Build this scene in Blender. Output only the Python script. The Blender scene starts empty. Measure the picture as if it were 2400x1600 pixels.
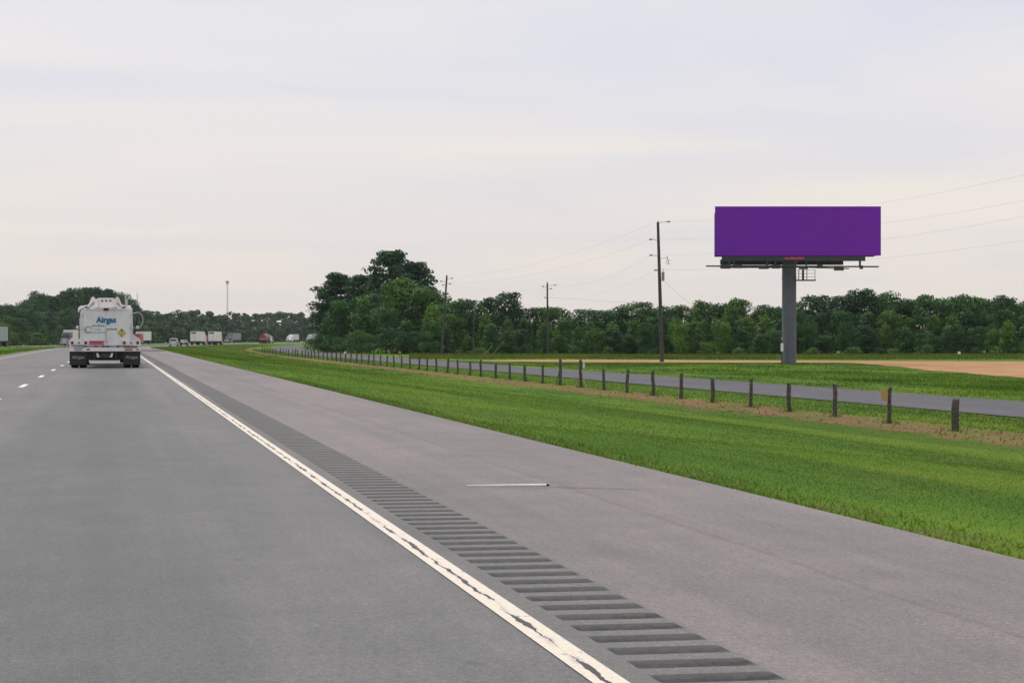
import bpy, bmesh, math, random
import numpy as np
from mathutils import Vector, Matrix

random.seed(7)
rng = np.random.default_rng(11)
R = math.radians
SC = bpy.context.scene
COL = SC.collection

# ------------------------------------------------------------------ camera, sky, sun, exposure
F = 5000.0                      # focal length in photograph pixels (photograph is 2400 wide)
HOR = 792.0                     # horizon row
CAMH = 1.09                     # eye height in a car
PSI = math.atan(932.0 / F)      # camera turned to the right of the lane direction
CP, SP = math.cos(PSI), math.sin(PSI)

cam_data = bpy.data.cameras.new('camera')
cam = bpy.data.objects.new('camera', cam_data)
COL.objects.link(cam)
cam.location = (0, 0, CAMH)
cam.rotation_euler = (math.pi / 2 - math.atan(8.0 / F), 0, -PSI)
cam_data.sensor_width = 36
cam_data.lens = 36 * F / 2400
cam_data.clip_start = 0.1
cam_data.clip_end = 20000
SC.camera = cam

SUN_EL, SUN_AZ = 62.0, -28.0     # azimuth measured from +Y (road direction) towards +X
world = bpy.data.worlds.new('World')
SC.world = world
world.use_nodes = True
wt = world.node_tree
wt.nodes.clear()
w_out = wt.nodes.new('ShaderNodeOutputWorld')
w_bg = wt.nodes.new('ShaderNodeBackground')
w_bg.inputs['Strength'].default_value = 0.1
w_sky = wt.nodes.new('ShaderNodeTexSky')
w_sky.sky_type = 'NISHITA'
w_sky.sun_disc = False
w_sky.sun_elevation = R(SUN_EL)
w_sky.sun_rotation = R(SUN_AZ)
w_sky.air_density = 1.0
w_sky.dust_density = 4.0
w_tc = wt.nodes.new('ShaderNodeTexCoord')
w_sep = wt.nodes.new('ShaderNodeSeparateXYZ')
wt.links.new(w_tc.outputs['Generated'], w_sep.inputs[0])


def wmath(op, a, b=None, clamp=False):
    n = wt.nodes.new('ShaderNodeMath')
    n.operation = op
    n.use_clamp = clamp
    for i, v in enumerate((a, b)):
        if v is None:
            continue
        if isinstance(v, (int, float)):
            n.inputs[i].default_value = v
        else:
            wt.links.new(v, n.inputs[i])
    return n.outputs[0]


# a high, nearly closed cloud sheet: cloud noise on a plane seen from below
zc_ = wmath('ADD', wmath('MAXIMUM', w_sep.outputs['Z'], 0.0), 0.06)
cx_ = wmath('DIVIDE', w_sep.outputs['X'], zc_)
cy_ = wmath('DIVIDE', w_sep.outputs['Y'], zc_)
w_comb = wt.nodes.new('ShaderNodeCombineXYZ')
wt.links.new(cx_, w_comb.inputs[0])
wt.links.new(cy_, w_comb.inputs[1])
w_n1 = wt.nodes.new('ShaderNodeTexNoise')
w_n1.inputs['Scale'].default_value = 0.42
w_n1.inputs['Detail'].default_value = 5
w_n1.inputs['Roughness'].default_value = 0.52
w_n1.inputs['Distortion'].default_value = 0.6
wt.links.new(w_comb.outputs[0], w_n1.inputs['Vector'])
w_r1 = wt.nodes.new('ShaderNodeValToRGB')
w_r1.color_ramp.elements[0].position = 0.36
w_r1.color_ramp.elements[0].color = (5.22, 5.34, 6.0, 1)
w_r1.color_ramp.elements[1].position = 0.66
w_r1.color_ramp.elements[1].color = (6.50, 6.12, 5.80, 1)
wt.links.new(w_n1.outputs['Fac'], w_r1.inputs[0])
# hazier, warmer and a little dimmer towards the horizon
w_hz = wmath('SUBTRACT', 1.0, wmath('DIVIDE', wmath('MAXIMUM', w_sep.outputs['Z'], 0.0), 0.13), clamp=True)
w_hz = wmath('MULTIPLY', wmath('POWER', w_hz, 1.2), 0.80)
w_mixh = wt.nodes.new('ShaderNodeMixRGB')
w_mixh.inputs[2].default_value = (6.30, 5.62, 4.98, 1)
wt.links.new(w_hz, w_mixh.inputs[0])
wt.links.new(w_r1.outputs[0], w_mixh.inputs[1])
w_mixs = wt.nodes.new('ShaderNodeMixRGB')
w_mixs.inputs[0].default_value = 0.93        # the veil lets a little of the blue sky through
wt.links.new(w_sky.outputs[0], w_mixs.inputs[1])
wt.links.new(w_mixh.outputs[0], w_mixs.inputs[2])
wt.links.new(w_mixs.outputs[0], w_bg.inputs['Color'])
wt.links.new(w_bg.outputs[0], w_out.inputs[0])

sun_data = bpy.data.lights.new('sun', 'SUN')
sun_data.energy = 1.5
sun_data.angle = R(22)
sun_data.color = (1.0, 0.965, 0.91)
sun = bpy.data.objects.new('sun', sun_data)
COL.objects.link(sun)
_d = Vector((math.sin(R(SUN_AZ)) * math.cos(R(SUN_EL)), math.cos(R(SUN_AZ)) * math.cos(R(SUN_EL)), math.sin(R(SUN_EL))))
sun.rotation_euler = _d.to_track_quat('Z', 'Y').to_euler()

SC.view_settings.view_transform = 'Standard'
SC.view_settings.look = 'None'
SC.view_settings.gamma = 1.0
SC.view_settings.use_curve_mapping = False
SC.view_settings.exposure = 0.5
SC.cycles.max_bounces = 8
SC.cycles.diffuse_bounces = 3
SC.cycles.glossy_bounces = 2
SC.cycles.transparent_max_bounces = 6
SC.cycles.volume_bounces = 0
SC.cycles.use_denoising = True


# ------------------------------------------------------------------ helpers
def curve(Y):
    return np.maximum(0.0, np.asarray(Y, float) - 250.0) ** 2 / 5400.0


def slope(Y):
    return max(0.0, Y - 250.0) / 2700.0


def smooth(t):
    t = np.clip(t, 0, 1)
    return t * t * (3 - 2 * t)


def zroad(Y):
    return -0.85 * smooth((np.asarray(Y, float) - 170.0) / 400.0)


GZ = -1.15


def ground_uz(u, Y):
    """terrain height for an offset u from the camera lane line and distance Y"""
    u = np.asarray(u, float)
    Y = np.asarray(Y, float)
    zr = zroad(Y)
    t = np.clip((u - 4.5) / 13.0, 0, 1)
    t = 0.75 * t + 0.25 * smooth(t)
    und = 0.025 * np.sin(u * 0.35 + Y * 0.05) * np.sin(Y * 0.043 + 1.3) * smooth((u - 5) / 4) * (1 - smooth((u - 18) / 4))
    far = 0.10 * np.sin(u * 0.05 + 0.7) * np.sin(Y * 0.031) * smooth((u - 36) / 20)
    bxm, bym = world_xy(1849.5, 165.0)
    mound = 0.27 * np.exp(-((u - bxm) ** 2 + (Y - bym) ** 2) / 14.0 ** 2)
    right = mound + (1 - t) * (zr - 0.012) + t * GZ - 0.05 * np.exp(-((u - 15.5) / 2.2) ** 2) + und + far
    med = zr - 0.012 - 0.6 * np.sin(np.pi * np.clip((-7.1 - u) / 18.3, 0, 1)) ** 2
    left = zr - 0.02 - 0.25 * smooth((-36.6 - u) / 5)
    z = np.where(u > 4.4, right, zr - 0.06)
    z = np.where((u < -7.1) & (u > -25.4), med, z)
    z = np.where(u < -36.5, left, z)
    return z


def ground(X, Y):
    return ground_uz(np.asarray(X, float) - curve(Y), Y)


def world_xy(px, zc):
    xc = (px - 1200.0) / F * zc
    return xc * CP + zc * SP, zc * CP - xc * SP


def at(px, py, z=GZ):
    """photograph pixel of a point known to lie at height z -> world point"""
    zc = F * (CAMH - z) / (py - HOR)
    x, y = world_xy(px, zc)
    return x, y, z


def hgt(py, zc):
    return CAMH + (HOR - py) / F * zc


def tag(o, label=None, cat=None, group=None, kind=None):
    if label:
        o['label'] = label
    if cat:
        o['category'] = cat
    if group:
        o['group'] = group
    if kind:
        o['kind'] = kind
    return o


def empty(name, loc, rz=0.0, scale=1.0):
    o = bpy.data.objects.new(name, None)
    o.empty_display_size = 0.3
    COL.objects.link(o)
    o.location = loc
    o.rotation_euler = (0, 0, rz)
    if scale != 1.0:
        o.scale = (scale,) * 3
    return o


def link(name, mesh, parent=None, loc=None):
    o = bpy.data.objects.new(name, mesh)
    COL.objects.link(o)
    if parent:
        o.parent = parent
    if loc is not None:
        o.location = loc
    return o


class MB:
    """collects shapes; build() makes ONE mesh object"""

    def __init__(s):
        s.v, s.f = [], []

    def raw(s, vs, fs):
        n = len(s.v)
        s.v += [tuple(map(float, p)) for p in vs]
        s.f += [tuple(i + n for i in f) for f in fs]
        return s

    def box(s, c, d, bevel=0.0, rot=None):
        if bevel > 0:
            bm = bmesh.new()
            bmesh.ops.create_cube(bm, size=1.0)
            for v in bm.verts:
                v.co = Vector((v.co.x * d[0], v.co.y * d[1], v.co.z * d[2]))
            bmesh.ops.bevel(bm, geom=list(bm.edges), offset=bevel, segments=2, affect='EDGES', profile=0.6)
            bm.verts.index_update()
            vs = [v.co.copy() for v in bm.verts]
            fs = [[v.index for v in f.verts] for f in bm.faces]
            bm.free()
        else:
            vs = [Vector((sx * d[0] / 2, sy * d[1] / 2, sz * d[2] / 2)) for sx in (-1, 1) for sy in (-1, 1) for sz in (-1, 1)]
            fs = [(0, 1, 3, 2), (4, 6, 7, 5), (0, 4, 5, 1), (2, 3, 7, 6), (0, 2, 6, 4), (1, 5, 7, 3)]
        if rot is not None:
            vs = [rot @ v for v in vs]
        c = Vector(c)
        return s.raw([v + c for v in vs], fs)

    def tube(s, p, q, r0, r1=None, n=8, caps=True):
        r1 = r0 if r1 is None else r1
        p, q = Vector(p), Vector(q)
        d = (q - p).normalized()
        a = d.orthogonal().normalized()
        b = d.cross(a)
        vs = []
        for k in range(n):
            t = 2 * math.pi * k / n
            e = a * math.cos(t) + b * math.sin(t)
            vs += [p + e * r0, q + e * r1]
        fs = [(2 * k, 2 * k + 1, (2 * k + 3) % (2 * n), (2 * k + 2) % (2 * n)) for k in range(n)]
        fs = [f[::-1] for f in fs]
        if caps:
            fs += [tuple(2 * k for k in range(n)), tuple(2 * k + 1 for k in reversed(range(n)))]
        return s.raw(vs, fs)

    def path(s, pts, r, n=6):
        for a, b in zip(pts[:-1], pts[1:]):
            s.tube(a, b, r, n=n)
        return s

    def lathe(s, prof, c=(0, 0, 0), axis='y', n=20):
        """prof: list of (radius, along)"""
        c = Vector(c)
        vs = []
        for r, l in prof:
            for k in range(n):
                t = 2 * math.pi * k / n
                if axis == 'y':
                    vs.append(c + Vector((r * math.cos(t), l, r * math.sin(t))))
                elif axis == 'x':
                    vs.append(c + Vector((l, r * math.cos(t), r * math.sin(t))))
                else:
                    vs.append(c + Vector((r * math.cos(t), r * math.sin(t), l)))
        fs = []
        for i in range(len(prof) - 1):
            for k in range(n):
                k2 = (k + 1) % n
                fs.append((i * n + k, i * n + k2, (i + 1) * n + k2, (i + 1) * n + k))
        fs.append(tuple(range(n)))
        fs.append(tuple((len(prof) - 1) * n + k for k in range(n)))
        return s.raw(vs, fs)

    def prism(s, prof, x0, x1, inset=None):
        """profile in (y, z) swept across x; inset: list of per-point shrink of the half width"""
        n = len(prof)
        inset = inset or [0] * n
        vs = [(x0 + i, y, z) for (y, z), i in zip(prof, inset)] + [(x1 - i, y, z) for (y, z), i in zip(prof, inset)]
        fs = [(k, (k + 1) % n, n + (k + 1) % n, n + k) for k in range(n)]
        fs += [tuple(reversed(range(n))), tuple(range(n, 2 * n))]
        return s.raw(vs, fs)

    def plate(s, prof, y0, y1):
        """profile in (x, z) swept along y"""
        n = len(prof)
        vs = [(x, y0, z) for x, z in prof] + [(x, y1, z) for x, z in prof]
        fs = [(k, (k + 1) % n, n + (k + 1) % n, n + k) for k in range(n)]
        fs += [tuple(reversed(range(n))), tuple(range(n, 2 * n))]
        return s.raw(vs, fs)

    def mesh(s, name, mat, shade_smooth=False):
        me = bpy.data.meshes.new(name)
        me.from_pydata(s.v, [], s.f)
        bm = bmesh.new()
        bm.from_mesh(me)
        bmesh.ops.recalc_face_normals(bm, faces=bm.faces)
        bm.to_mesh(me)
        bm.free()
        if mat:
            me.materials.append(mat)
        if shade_smooth:
            me.polygons.foreach_set('use_smooth', [True] * len(me.polygons))
            me.set_sharp_from_angle(angle=R(38))
        me.update()
        return me

    def build(s, name, mat, parent=None, loc=None, shade_smooth=False):
        return link(name, s.mesh(name, mat, shade_smooth), parent, loc)


def np_mesh(name, verts, faces, mat, attrs=None):
    """verts (N,3), faces (M,k) with constant k"""
    me = bpy.data.meshes.new(name)
    verts = np.ascontiguousarray(verts, np.float32)
    faces = np.ascontiguousarray(faces, np.int32)
    m, k = faces.shape
    me.vertices.add(len(verts))
    me.vertices.foreach_set('co', verts.ravel())
    me.loops.add(m * k)
    me.loops.foreach_set('vertex_index', faces.ravel())
    me.polygons.add(m)
    me.polygons.foreach_set('loop_start', np.arange(0, m * k, k, dtype=np.int32))
    me.polygons.foreach_set('loop_total', np.full(m, k, np.int32))
    if attrs:
        for an, av in attrs.items():
            a = me.attributes.new(an, 'FLOAT', 'POINT')
            a.data.foreach_set('value', np.ascontiguousarray(av, np.float32))
    me.update(calc_edges=True)
    me.validate()
    if mat:
        me.materials.append(mat)
    return me


# ------------------------------------------------------------------ materials
def new_mat(name):
    m = bpy.data.materials.new(name)
    m.use_nodes = True
    nt = m.node_tree
    b = nt.nodes['Principled BSDF']
    return m, nt, b


class NT:
    def __init__(s, nt):
        s.nt = nt

    def n(s, t, **kw):
        x = s.nt.nodes.new(t)
        for k, v in kw.items():
            setattr(x, k, v)
        return x

    def l(s, a, b):
        s.nt.links.new(a, b)

    def math(s, op, a, b=None, clamp=False):
        x = s.n('ShaderNodeMath', operation=op, use_clamp=clamp)
        for i, v in enumerate((a, b)):
            if v is None:
                continue
            if isinstance(v, (int, float)):
                x.inputs[i].default_value = v
            else:
                s.l(v, x.inputs[i])
        return x.outputs[0]

    def noise(s, scale, detail=4, rough=0.55, vec=None, dist=0.0):
        x = s.n('ShaderNodeTexNoise')
        x.inputs['Scale'].default_value = scale
        x.inputs['Detail'].default_value = detail
        x.inputs['Roughness'].default_value = rough
        x.inputs['Distortion'].default_value = dist
        if vec is not None:
            s.l(vec, x.inputs['Vector'])
        return x.outputs['Fac']

    def ramp(s, fac, stops):
        x = s.n('ShaderNodeValToRGB')
        cr = x.color_ramp
        while len(cr.elements) < len(stops):
            cr.elements.new(0.5)
        for e, (p, c) in zip(cr.elements, stops):
            e.position = p
            e.color = (*c, 1) if len(c) == 3 else c
        s.l(fac, x.inputs[0])
        return x.outputs[0]

    def mix(s, fac, a, b, mode='MIX'):
        x = s.n('ShaderNodeMixRGB', blend_type=mode)
        for i, v in enumerate((fac, a, b)):
            if isinstance(v, (int, float)):
                x.inputs[i].default_value = v
            elif isinstance(v, tuple):
                x.inputs[i].default_value = (*v, 1)
            else:
                s.l(v, x.inputs[i])
        return x.outputs[0]

    def pos(s, scale=(1, 1, 1), obj=False):
        if obj:
            v = s.n('ShaderNodeTexCoord').outputs['Object']
        else:
            v = s.n('ShaderNodeNewGeometry').outputs['Position']
        if scale != (1, 1, 1):
            x = s.n('ShaderNodeMapping')
            x.inputs['Scale'].default_value = scale
            s.l(v, x.inputs['Vector'])
            v = x.outputs[0]
        return v

    def u(s):
        """offset across the road corridor at the shaded point"""
        sp = s.n('ShaderNodeSeparateXYZ')
        s.l(s.n('ShaderNodeNewGeometry').outputs['Position'], sp.inputs[0])
        d = s.math('MAXIMUM', s.math('SUBTRACT', sp.outputs[1], 250.0), 0.0)
        return s.math('SUBTRACT', sp.outputs[0], s.math('DIVIDE', s.math('MULTIPLY', d, d), 5400.0)), sp.outputs[1]

    def bump(s, h, strength, dist, bsdf):
        x = s.n('ShaderNodeBump')
        x.inputs['Strength'].default_value = strength
        x.inputs['Distance'].default_value = dist
        s.l(h, x.inputs['Height'])
        s.l(x.outputs[0], bsdf.inputs['Normal'])


def simple(name, col, rough=0.6, metal=0.0, var=0.12, scale=6.0, spec=0.5, coat=0.0, dirt=None):
    """painted / plain surface with slight procedural variation"""
    m, nt, b = new_mat(name)
    k = NT(nt)
    f = k.noise(scale, 5, 0.6, k.pos(obj=True))
    lo = tuple(max(0, c * (1 - var)) for c in col)
    hi = tuple(min(1, c * (1 + var)) for c in col)
    c = k.ramp(f, [(0.3, lo), (0.7, hi)])
    if dirt:
        g = k.noise(1.7, 6, 0.65, k.pos((1, 1, 0.35), obj=True))
        g = k.ramp(g, [(0.48, (0, 0, 0)), (0.72, (1, 1, 1))])
        c = k.mix(k.math('MULTIPLY', g, dirt[1]), c, dirt[0])
    k.l(c, b.inputs['Base Color'])
    rr = k.math('ADD', k.math('MULTIPLY', f, 0.2), rough - 0.1)
    k.l(rr, b.inputs['Roughness'])
    b.inputs['Metallic'].default_value = metal
    b.inputs['Specular IOR Level'].default_value = spec
    if coat:
        b.inputs['Coat Weight'].default_value = coat
        b.inputs['Coat Roughness'].default_value = 0.08
    return m


def asphalt(name, base, tint, patches=True, rough=0.70, spec=0.30):
    m, nt, b = new_mat(name)
    k = NT(nt)
    p = k.pos()
    fine = k.noise(55, 4, 0.8, p)
    mid = k.noise(7.0, 8, 0.74, p)
    lump = k.noise(2.1, 5, 0.65, k.pos((1, 0.6, 1)))
    big = k.noise(0.5, 5, 0.6, k.pos((1.0, 0.22, 1.0)))
    streak = k.noise(1.0, 4, 0.6, k.pos((2.6, 0.035, 1.0)))
    c = k.ramp(fine, [(0.30, tuple(x * 0.45 for x in base)), (0.52, base), (0.74, tuple(x * 1.75 for x in base))])
    c = k.mix(k.ramp(mid, [(0.34, (0.12, 0.12, 0.12)), (0.68, (0.50, 0.50, 0.50))]), c, tint)
    grain = k.noise(120, 2, 0.8, p)
    c = k.mix(1.0, c, k.ramp(grain, [(0.30, (0.55, 0.58, 0.58)), (0.5, (1.0, 1.0, 1.0)), (0.70, (1.5, 1.44, 1.43))]), 'MULTIPLY')
    grn2 = k.noise(26, 3, 0.75, p)
    c = k.mix(0.7, c, k.ramp(grn2, [(0.32, (0.70, 0.73, 0.73)), (0.68, (1.30, 1.26, 1.26))]), 'MULTIPLY')
    c = k.mix(0.7, c, k.ramp(lump, [(0.32, (0.84, 0.87, 0.87)), (0.68, (1.15, 1.11, 1.11))]), 'MULTIPLY')
    c = k.mix(0.75, c, k.ramp(streak, [(0.3, (0.72, 0.76, 0.76)), (0.7, (1.20, 1.13, 1.13))]), 'MULTIPLY')
    c = k.mix(0.8, c, k.ramp(big, [(0.3, (0.78, 0.82, 0.82)), (0.7, (1.18, 1.13, 1.14))]), 'MULTIPLY')
    # pale single stones and tiny dark pits
    st = k.n('ShaderNodeTexVoronoi')
    st.inputs['Scale'].default_value = 30
    k.l(p, st.inputs['Vector'])
    c = k.mix(k.ramp(st.outputs['Distance'], [(0.05, (0.55, 0.55, 0.55)), (0.13, (0, 0, 0))]), c, (0.46, 0.44, 0.43))
    if patches == 'shoulder':
        uu, _ = k.u()
        # older, cooler asphalt beside the edge line and a tarred seam along the shoulder
        inner = k.ramp(k.math('DIVIDE', k.math('SUBTRACT', uu, 1.6), 1.0), [(0.50, (0.78, 0.86, 0.85)), (0.56, (1, 1, 1))])
        c = k.mix(1.0, c, inner, 'MULTIPLY')
        sw = k.math('MULTIPLY', k.math('SUBTRACT', k.noise(1.0, 4, 0.6, k.pos((1.5, 0.3, 1))), 0.5), 0.16)
        ds = k.math('ABSOLUTE', k.math('ADD', k.math('SUBTRACT', uu, 3.25), sw))
        seam = k.ramp(k.math('DIVIDE', ds, 0.2), [(0.04, (0.55, 0.55, 0.55)), (0.16, (0.9, 0.9, 0.9)), (0.8, (1, 1, 1))])
        c = k.mix(0.4, c, seam, 'MULTIPLY')
    elif patches:
        uu, _ = k.u()
        # the oil-darkened strip in the middle of the lane
        d = k.math('ABSOLUTE', k.math('ADD', uu, 0.25))
        w = k.ramp(k.math('DIVIDE', d, 2.0), [(0.0, (0.80, 0.84, 0.84)), (0.30, (0.88, 0.91, 0.91)), (0.55, (1.06, 1.04, 1.04))])
        c = k.mix(1.0, c, w, 'MULTIPLY')
        # scattered oil drips
        vo = k.n('ShaderNodeTexVoronoi')
        vo.inputs['Scale'].default_value = 1.6
        k.l(k.pos((1.4, 0.55, 1)), vo.inputs['Vector'])
        drip = k.ramp(vo.outputs['Distance'], [(0.03, (0.72, 0.73, 0.73)), (0.075, (1, 1, 1))])
        c = k.mix(0.75, c, drip, 'MULTIPLY')
    k.l(c, b.inputs['Base Color'])
    # polished and open-textured patches: the gloss is as uneven as the colour
    rg = k.math('ADD', k.math('MULTIPLY', mid, 0.30), k.math('MULTIPLY', k.math('ADD', fine, streak), 0.18))
    k.l(k.math('ADD', rg, rough - 0.33), b.inputs['Roughness'])
    b.inputs['Specular IOR Level'].default_value = spec
    k.bump(fine, 0.35, 0.004, b)
    return m


M = {}
M['asphalt'] = asphalt('asphalt_lane', (0.104, 0.121, 0.119), (0.205, 0.176, 0.177))
M['asphalt_shoulder'] = asphalt('asphalt_shoulder', (0.152, 0.148, 0.146), (0.270, 0.218, 0.214), 'shoulder')
M['asphalt_frontage'] = asphalt('asphalt_frontage', (0.085, 0.088, 0.100), (0.120, 0.119, 0.130), False, 0.8, 0.2)
def groove_mat():
    m, nt, b = new_mat('groove_grime')
    k = NT(nt)
    sp = k.n('ShaderNodeSeparateXYZ')
    k.l(k.n('ShaderNodeTexCoord').outputs['Object'], sp.inputs[0])
    n1 = k.noise(26, 4, 0.7, k.pos())
    n2 = k.noise(1.6, 3, 0.6, k.pos())
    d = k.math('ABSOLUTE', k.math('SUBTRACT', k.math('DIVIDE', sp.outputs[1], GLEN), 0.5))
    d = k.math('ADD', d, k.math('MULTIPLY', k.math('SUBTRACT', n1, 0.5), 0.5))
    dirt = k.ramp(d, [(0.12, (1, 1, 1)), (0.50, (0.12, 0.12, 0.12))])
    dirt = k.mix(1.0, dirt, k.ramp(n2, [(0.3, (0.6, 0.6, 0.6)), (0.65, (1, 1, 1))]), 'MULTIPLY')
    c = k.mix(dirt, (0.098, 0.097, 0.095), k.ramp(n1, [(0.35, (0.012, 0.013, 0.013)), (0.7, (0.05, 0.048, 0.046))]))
    k.l(c, b.inputs['Base Color'])
    k.l(k.math('ADD', k.math('MULTIPLY', n1, 0.3), 0.55), b.inputs['Roughness'])
    b.inputs['Specular IOR Level'].default_value = 0.2
    k.bump(n1, 0.5, 0.01, b)
    return m


PITCH, GLEN, GY0, GN = 0.305, 0.175, 4.1, 620
M['groove'] = groove_mat()
M['dark_asphalt'] = asphalt('asphalt_groove', (0.078, 0.078, 0.077), (0.105, 0.100, 0.098), False, 0.8, 0.25)
M['crack'] = simple('crack_tar', (0.03, 0.03, 0.032), 0.75)
M['white_stick'] = simple('white_plastic', (0.78, 0.75, 0.70), 0.5)
M['bark'] = simple('bark', (0.085, 0.068, 0.055), 0.9, var=0.4, scale=9)
M['post_wood'] = simple('weathered_post', (0.085, 0.076, 0.068), 0.92, var=0.5, scale=14, spec=0.2)
M['pole_wood'] = simple('utility_pole_wood', (0.072, 0.070, 0.070), 0.9, var=0.35, scale=5, spec=0.2)
M['wire'] = simple('wire_aluminium', (0.42, 0.37, 0.36), 0.6)
M['wire_dark'] = simple('dark_cable', (0.10, 0.10, 0.11), 0.7)
M['fence_wire'] = simple('galvanised_wire', (0.25, 0.25, 0.25), 0.6, metal=0.5)
M['porcelain'] = simple('insulator_grey', (0.22, 0.22, 0.25), 0.35)
M['purple'] = simple('purple_vinyl', (0.188, 0.034, 0.45), 0.8, var=0.015, scale=0.6, spec=0.05)
M['frame'] = simple('billboard_steel', (0.040, 0.046, 0.056), 0.65, var=0.25)
M['pole_steel'] = simple('billboard_post_steel', (0.088, 0.100, 0.132), 0.6, var=0.2, scale=1.2, dirt=((0.10, 0.085, 0.08), 0.45))
M['red_print'] = simple('red_print', (0.55, 0.10, 0.16), 0.6)
M['truck_white'] = simple('truck_white', (0.74, 0.70, 0.70), 0.42, var=0.05, scale=2, dirt=((0.42, 0.39, 0.38), 0.35))
M['cabinet'] = simple('cabinet_white', (0.70, 0.70, 0.72), 0.42, var=0.05, scale=2, dirt=((0.36, 0.35, 0.36), 0.55))
M['white'] = simple('plain_white', (0.76, 0.76, 0.75), 0.5, var=0.05, dirt=((0.5, 0.48, 0.46), 0.3))
M['rubber'] = simple('tyre_rubber', (0.018, 0.018, 0.02), 0.85, var=0.3, spec=0.3)
M['black'] = simple('black_plastic', (0.015, 0.015, 0.018), 0.6, var=0.3)
M['steel'] = simple('brushed_steel', (0.46, 0.46, 0.48), 0.35, metal=0.8)
M['glass'] = simple('dark_glass', (0.012, 0.016, 0.02), 0.08, var=0.1)
M['teal'] = simple('teal_letters', (0.015, 0.17, 0.31), 0.5, var=0.05)
M['green'] = simple('green_print', (0.02, 0.22, 0.11), 0.5)
M['blueprint'] = simple('pale_blue_print', (0.22, 0.36, 0.42), 0.5)
M['yellow'] = simple('placard_yellow', (0.46, 0.40, 0.09), 0.5, var=0.05)
M['lamp_red'] = simple('tail_lamp_red', (0.12, 0.008, 0.012), 0.25)
M['red_panel'] = simple('red_panel', (0.52, 0.12, 0.16), 0.5)
M['maroon'] = simple('maroon_paint', (0.20, 0.035, 0.05), 0.4, dirt=((0.2, 0.12, 0.1), 0.3))
M['red_paint'] = simple('red_paint', (0.36, 0.03, 0.05), 0.4)
M['navy'] = simple('dark_blue_paint', (0.022, 0.026, 0.045), 0.35)
M['silver'] = simple('silver_paint', (0.46, 0.47, 0.48), 0.35, metal=0.3)
M['grey_body'] = simple('grey_trailer', (0.24, 0.26, 0.27), 0.55, dirt=((0.2, 0.2, 0.2), 0.4))
M['pale_green'] = simple('pale_grey_green', (0.30, 0.36, 0.35), 0.55)
M['amber'] = simple('amber_plate', (0.35, 0.15, 0.07), 0.5)
M['tan_sign'] = simple('tan_sign', (0.40, 0.29, 0.10), 0.6)
M['orange'] = simple('orange_marker', (0.55, 0.20, 0.05), 0.6)
M['straw'] = simple('straw_stick', (0.55, 0.44, 0.25), 0.8)
M['dead_stalk'] = simple('dead_stalks', (0.26, 0.15, 0.09), 0.9)
M['mudflap'] = simple('mudflap_rubber', (0.022, 0.022, 0.027), 0.7)
M['flap_print'] = simple('mudflap_letters', (0.20, 0.24, 0.26), 0.6)
M['mast'] = simple('mast_steel', (0.34, 0.31, 0.33), 0.6)


def paint_line(name, col, crack=True):
    m, nt, b = new_mat(name)
    k = NT(nt)
    p = k.pos()
    c = k.ramp(k.noise(40, 4, 0.6, p), [(0.3, tuple(x * 0.86 for x in col)), (0.6, col)])
    if crack:
        uu, yy = k.u()
        off = k.math('MULTIPLY', k.math('SUBTRACT', k.noise(1.0, 4, 0.7, k.pos((3.0, 2.2, 1))), 0.5), 0.075)
        d = k.math('ABSOLUTE', k.math('ADD', k.math('SUBTRACT', uu, 1.538), off))
        wid = k.ramp(k.noise(1.0, 3, 0.6, k.pos((2.0, 1.15, 1))), [(0.42, (0.0005, 0.0005, 0.0005)), (0.55, (0.010, 0.010, 0.010)), (0.68, (0.020, 0.020, 0.020))])
        mask = k.math('LESS_THAN', d, wid)
        worn = k.ramp(k.math('DIVIDE', d, 0.04), [(0.25, (0.65, 0.65, 0.65)), (0.6, (0, 0, 0))])
        wn = k.ramp(k.noise(1.0, 4, 0.65, k.pos((9.0, 3.2, 1))), [(0.45, (0, 0, 0)), (0.6, (1, 1, 1))])
        c = k.mix(k.mix(1.0, worn, wn, 'MULTIPLY'), c, (0.42, 0.36, 0.37))
        c = k.mix(mask, c, (0.022, 0.022, 0.024))
    chips = k.ramp(k.noise(14, 6, 0.75, k.pos((1, 0.5, 1))), [(0.60, (0, 0, 0)), (0.66, (0.75, 0.75, 0.75))])
    c = k.mix(chips, c, (0.16, 0.145, 0.14))
    k.l(c, b.inputs['Base Color'])
    b.inputs['Roughness'].default_value = 0.6
    return m


M['line_white'] = paint_line('worn_white_line', (0.72, 0.645, 0.54))
M['dash_white'] = paint_line('white_dash', (0.80, 0.76, 0.70), False)
M['line_yellow'] = paint_line('faded_yellow_line', (0.62, 0.34, 0.22), False)


def grass_cols(k, p_scale=1.0):
    uu, yy = k.u()
    big = k.noise(0.22 * p_scale, 5, 0.6, k.pos((1.0, 0.35, 1.0)))
    streak = k.noise(1.0, 4, 0.55, k.pos((0.34, 0.024, 1.0)), dist=0.5)
    mid = k.noise(1.6, 5, 0.65, k.pos((1, 0.6, 1)))
    c = k.ramp(big, [(0.28, (0.048, 0.118, 0.010)), (0.5, (0.084, 0.172, 0.013)), (0.72, (0.135, 0.205, 0.020))])
    c = k.mix(0.9, c, k.ramp(streak, [(0.38, (0.66, 0.70, 0.75)), (0.50, (1.0, 1.0, 1.0)), (0.68, (1.22, 1.12, 1.0))]), 'MULTIPLY')  # long bands: mowing streaks, with ditch shade put into the colour
    c = k.mix(k.ramp(mid, [(0.55, (0, 0, 0)), (0.75, (0.4, 0.4, 0.4))]), c, (0.165, 0.185, 0.03))
    return c, uu, yy


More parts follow.
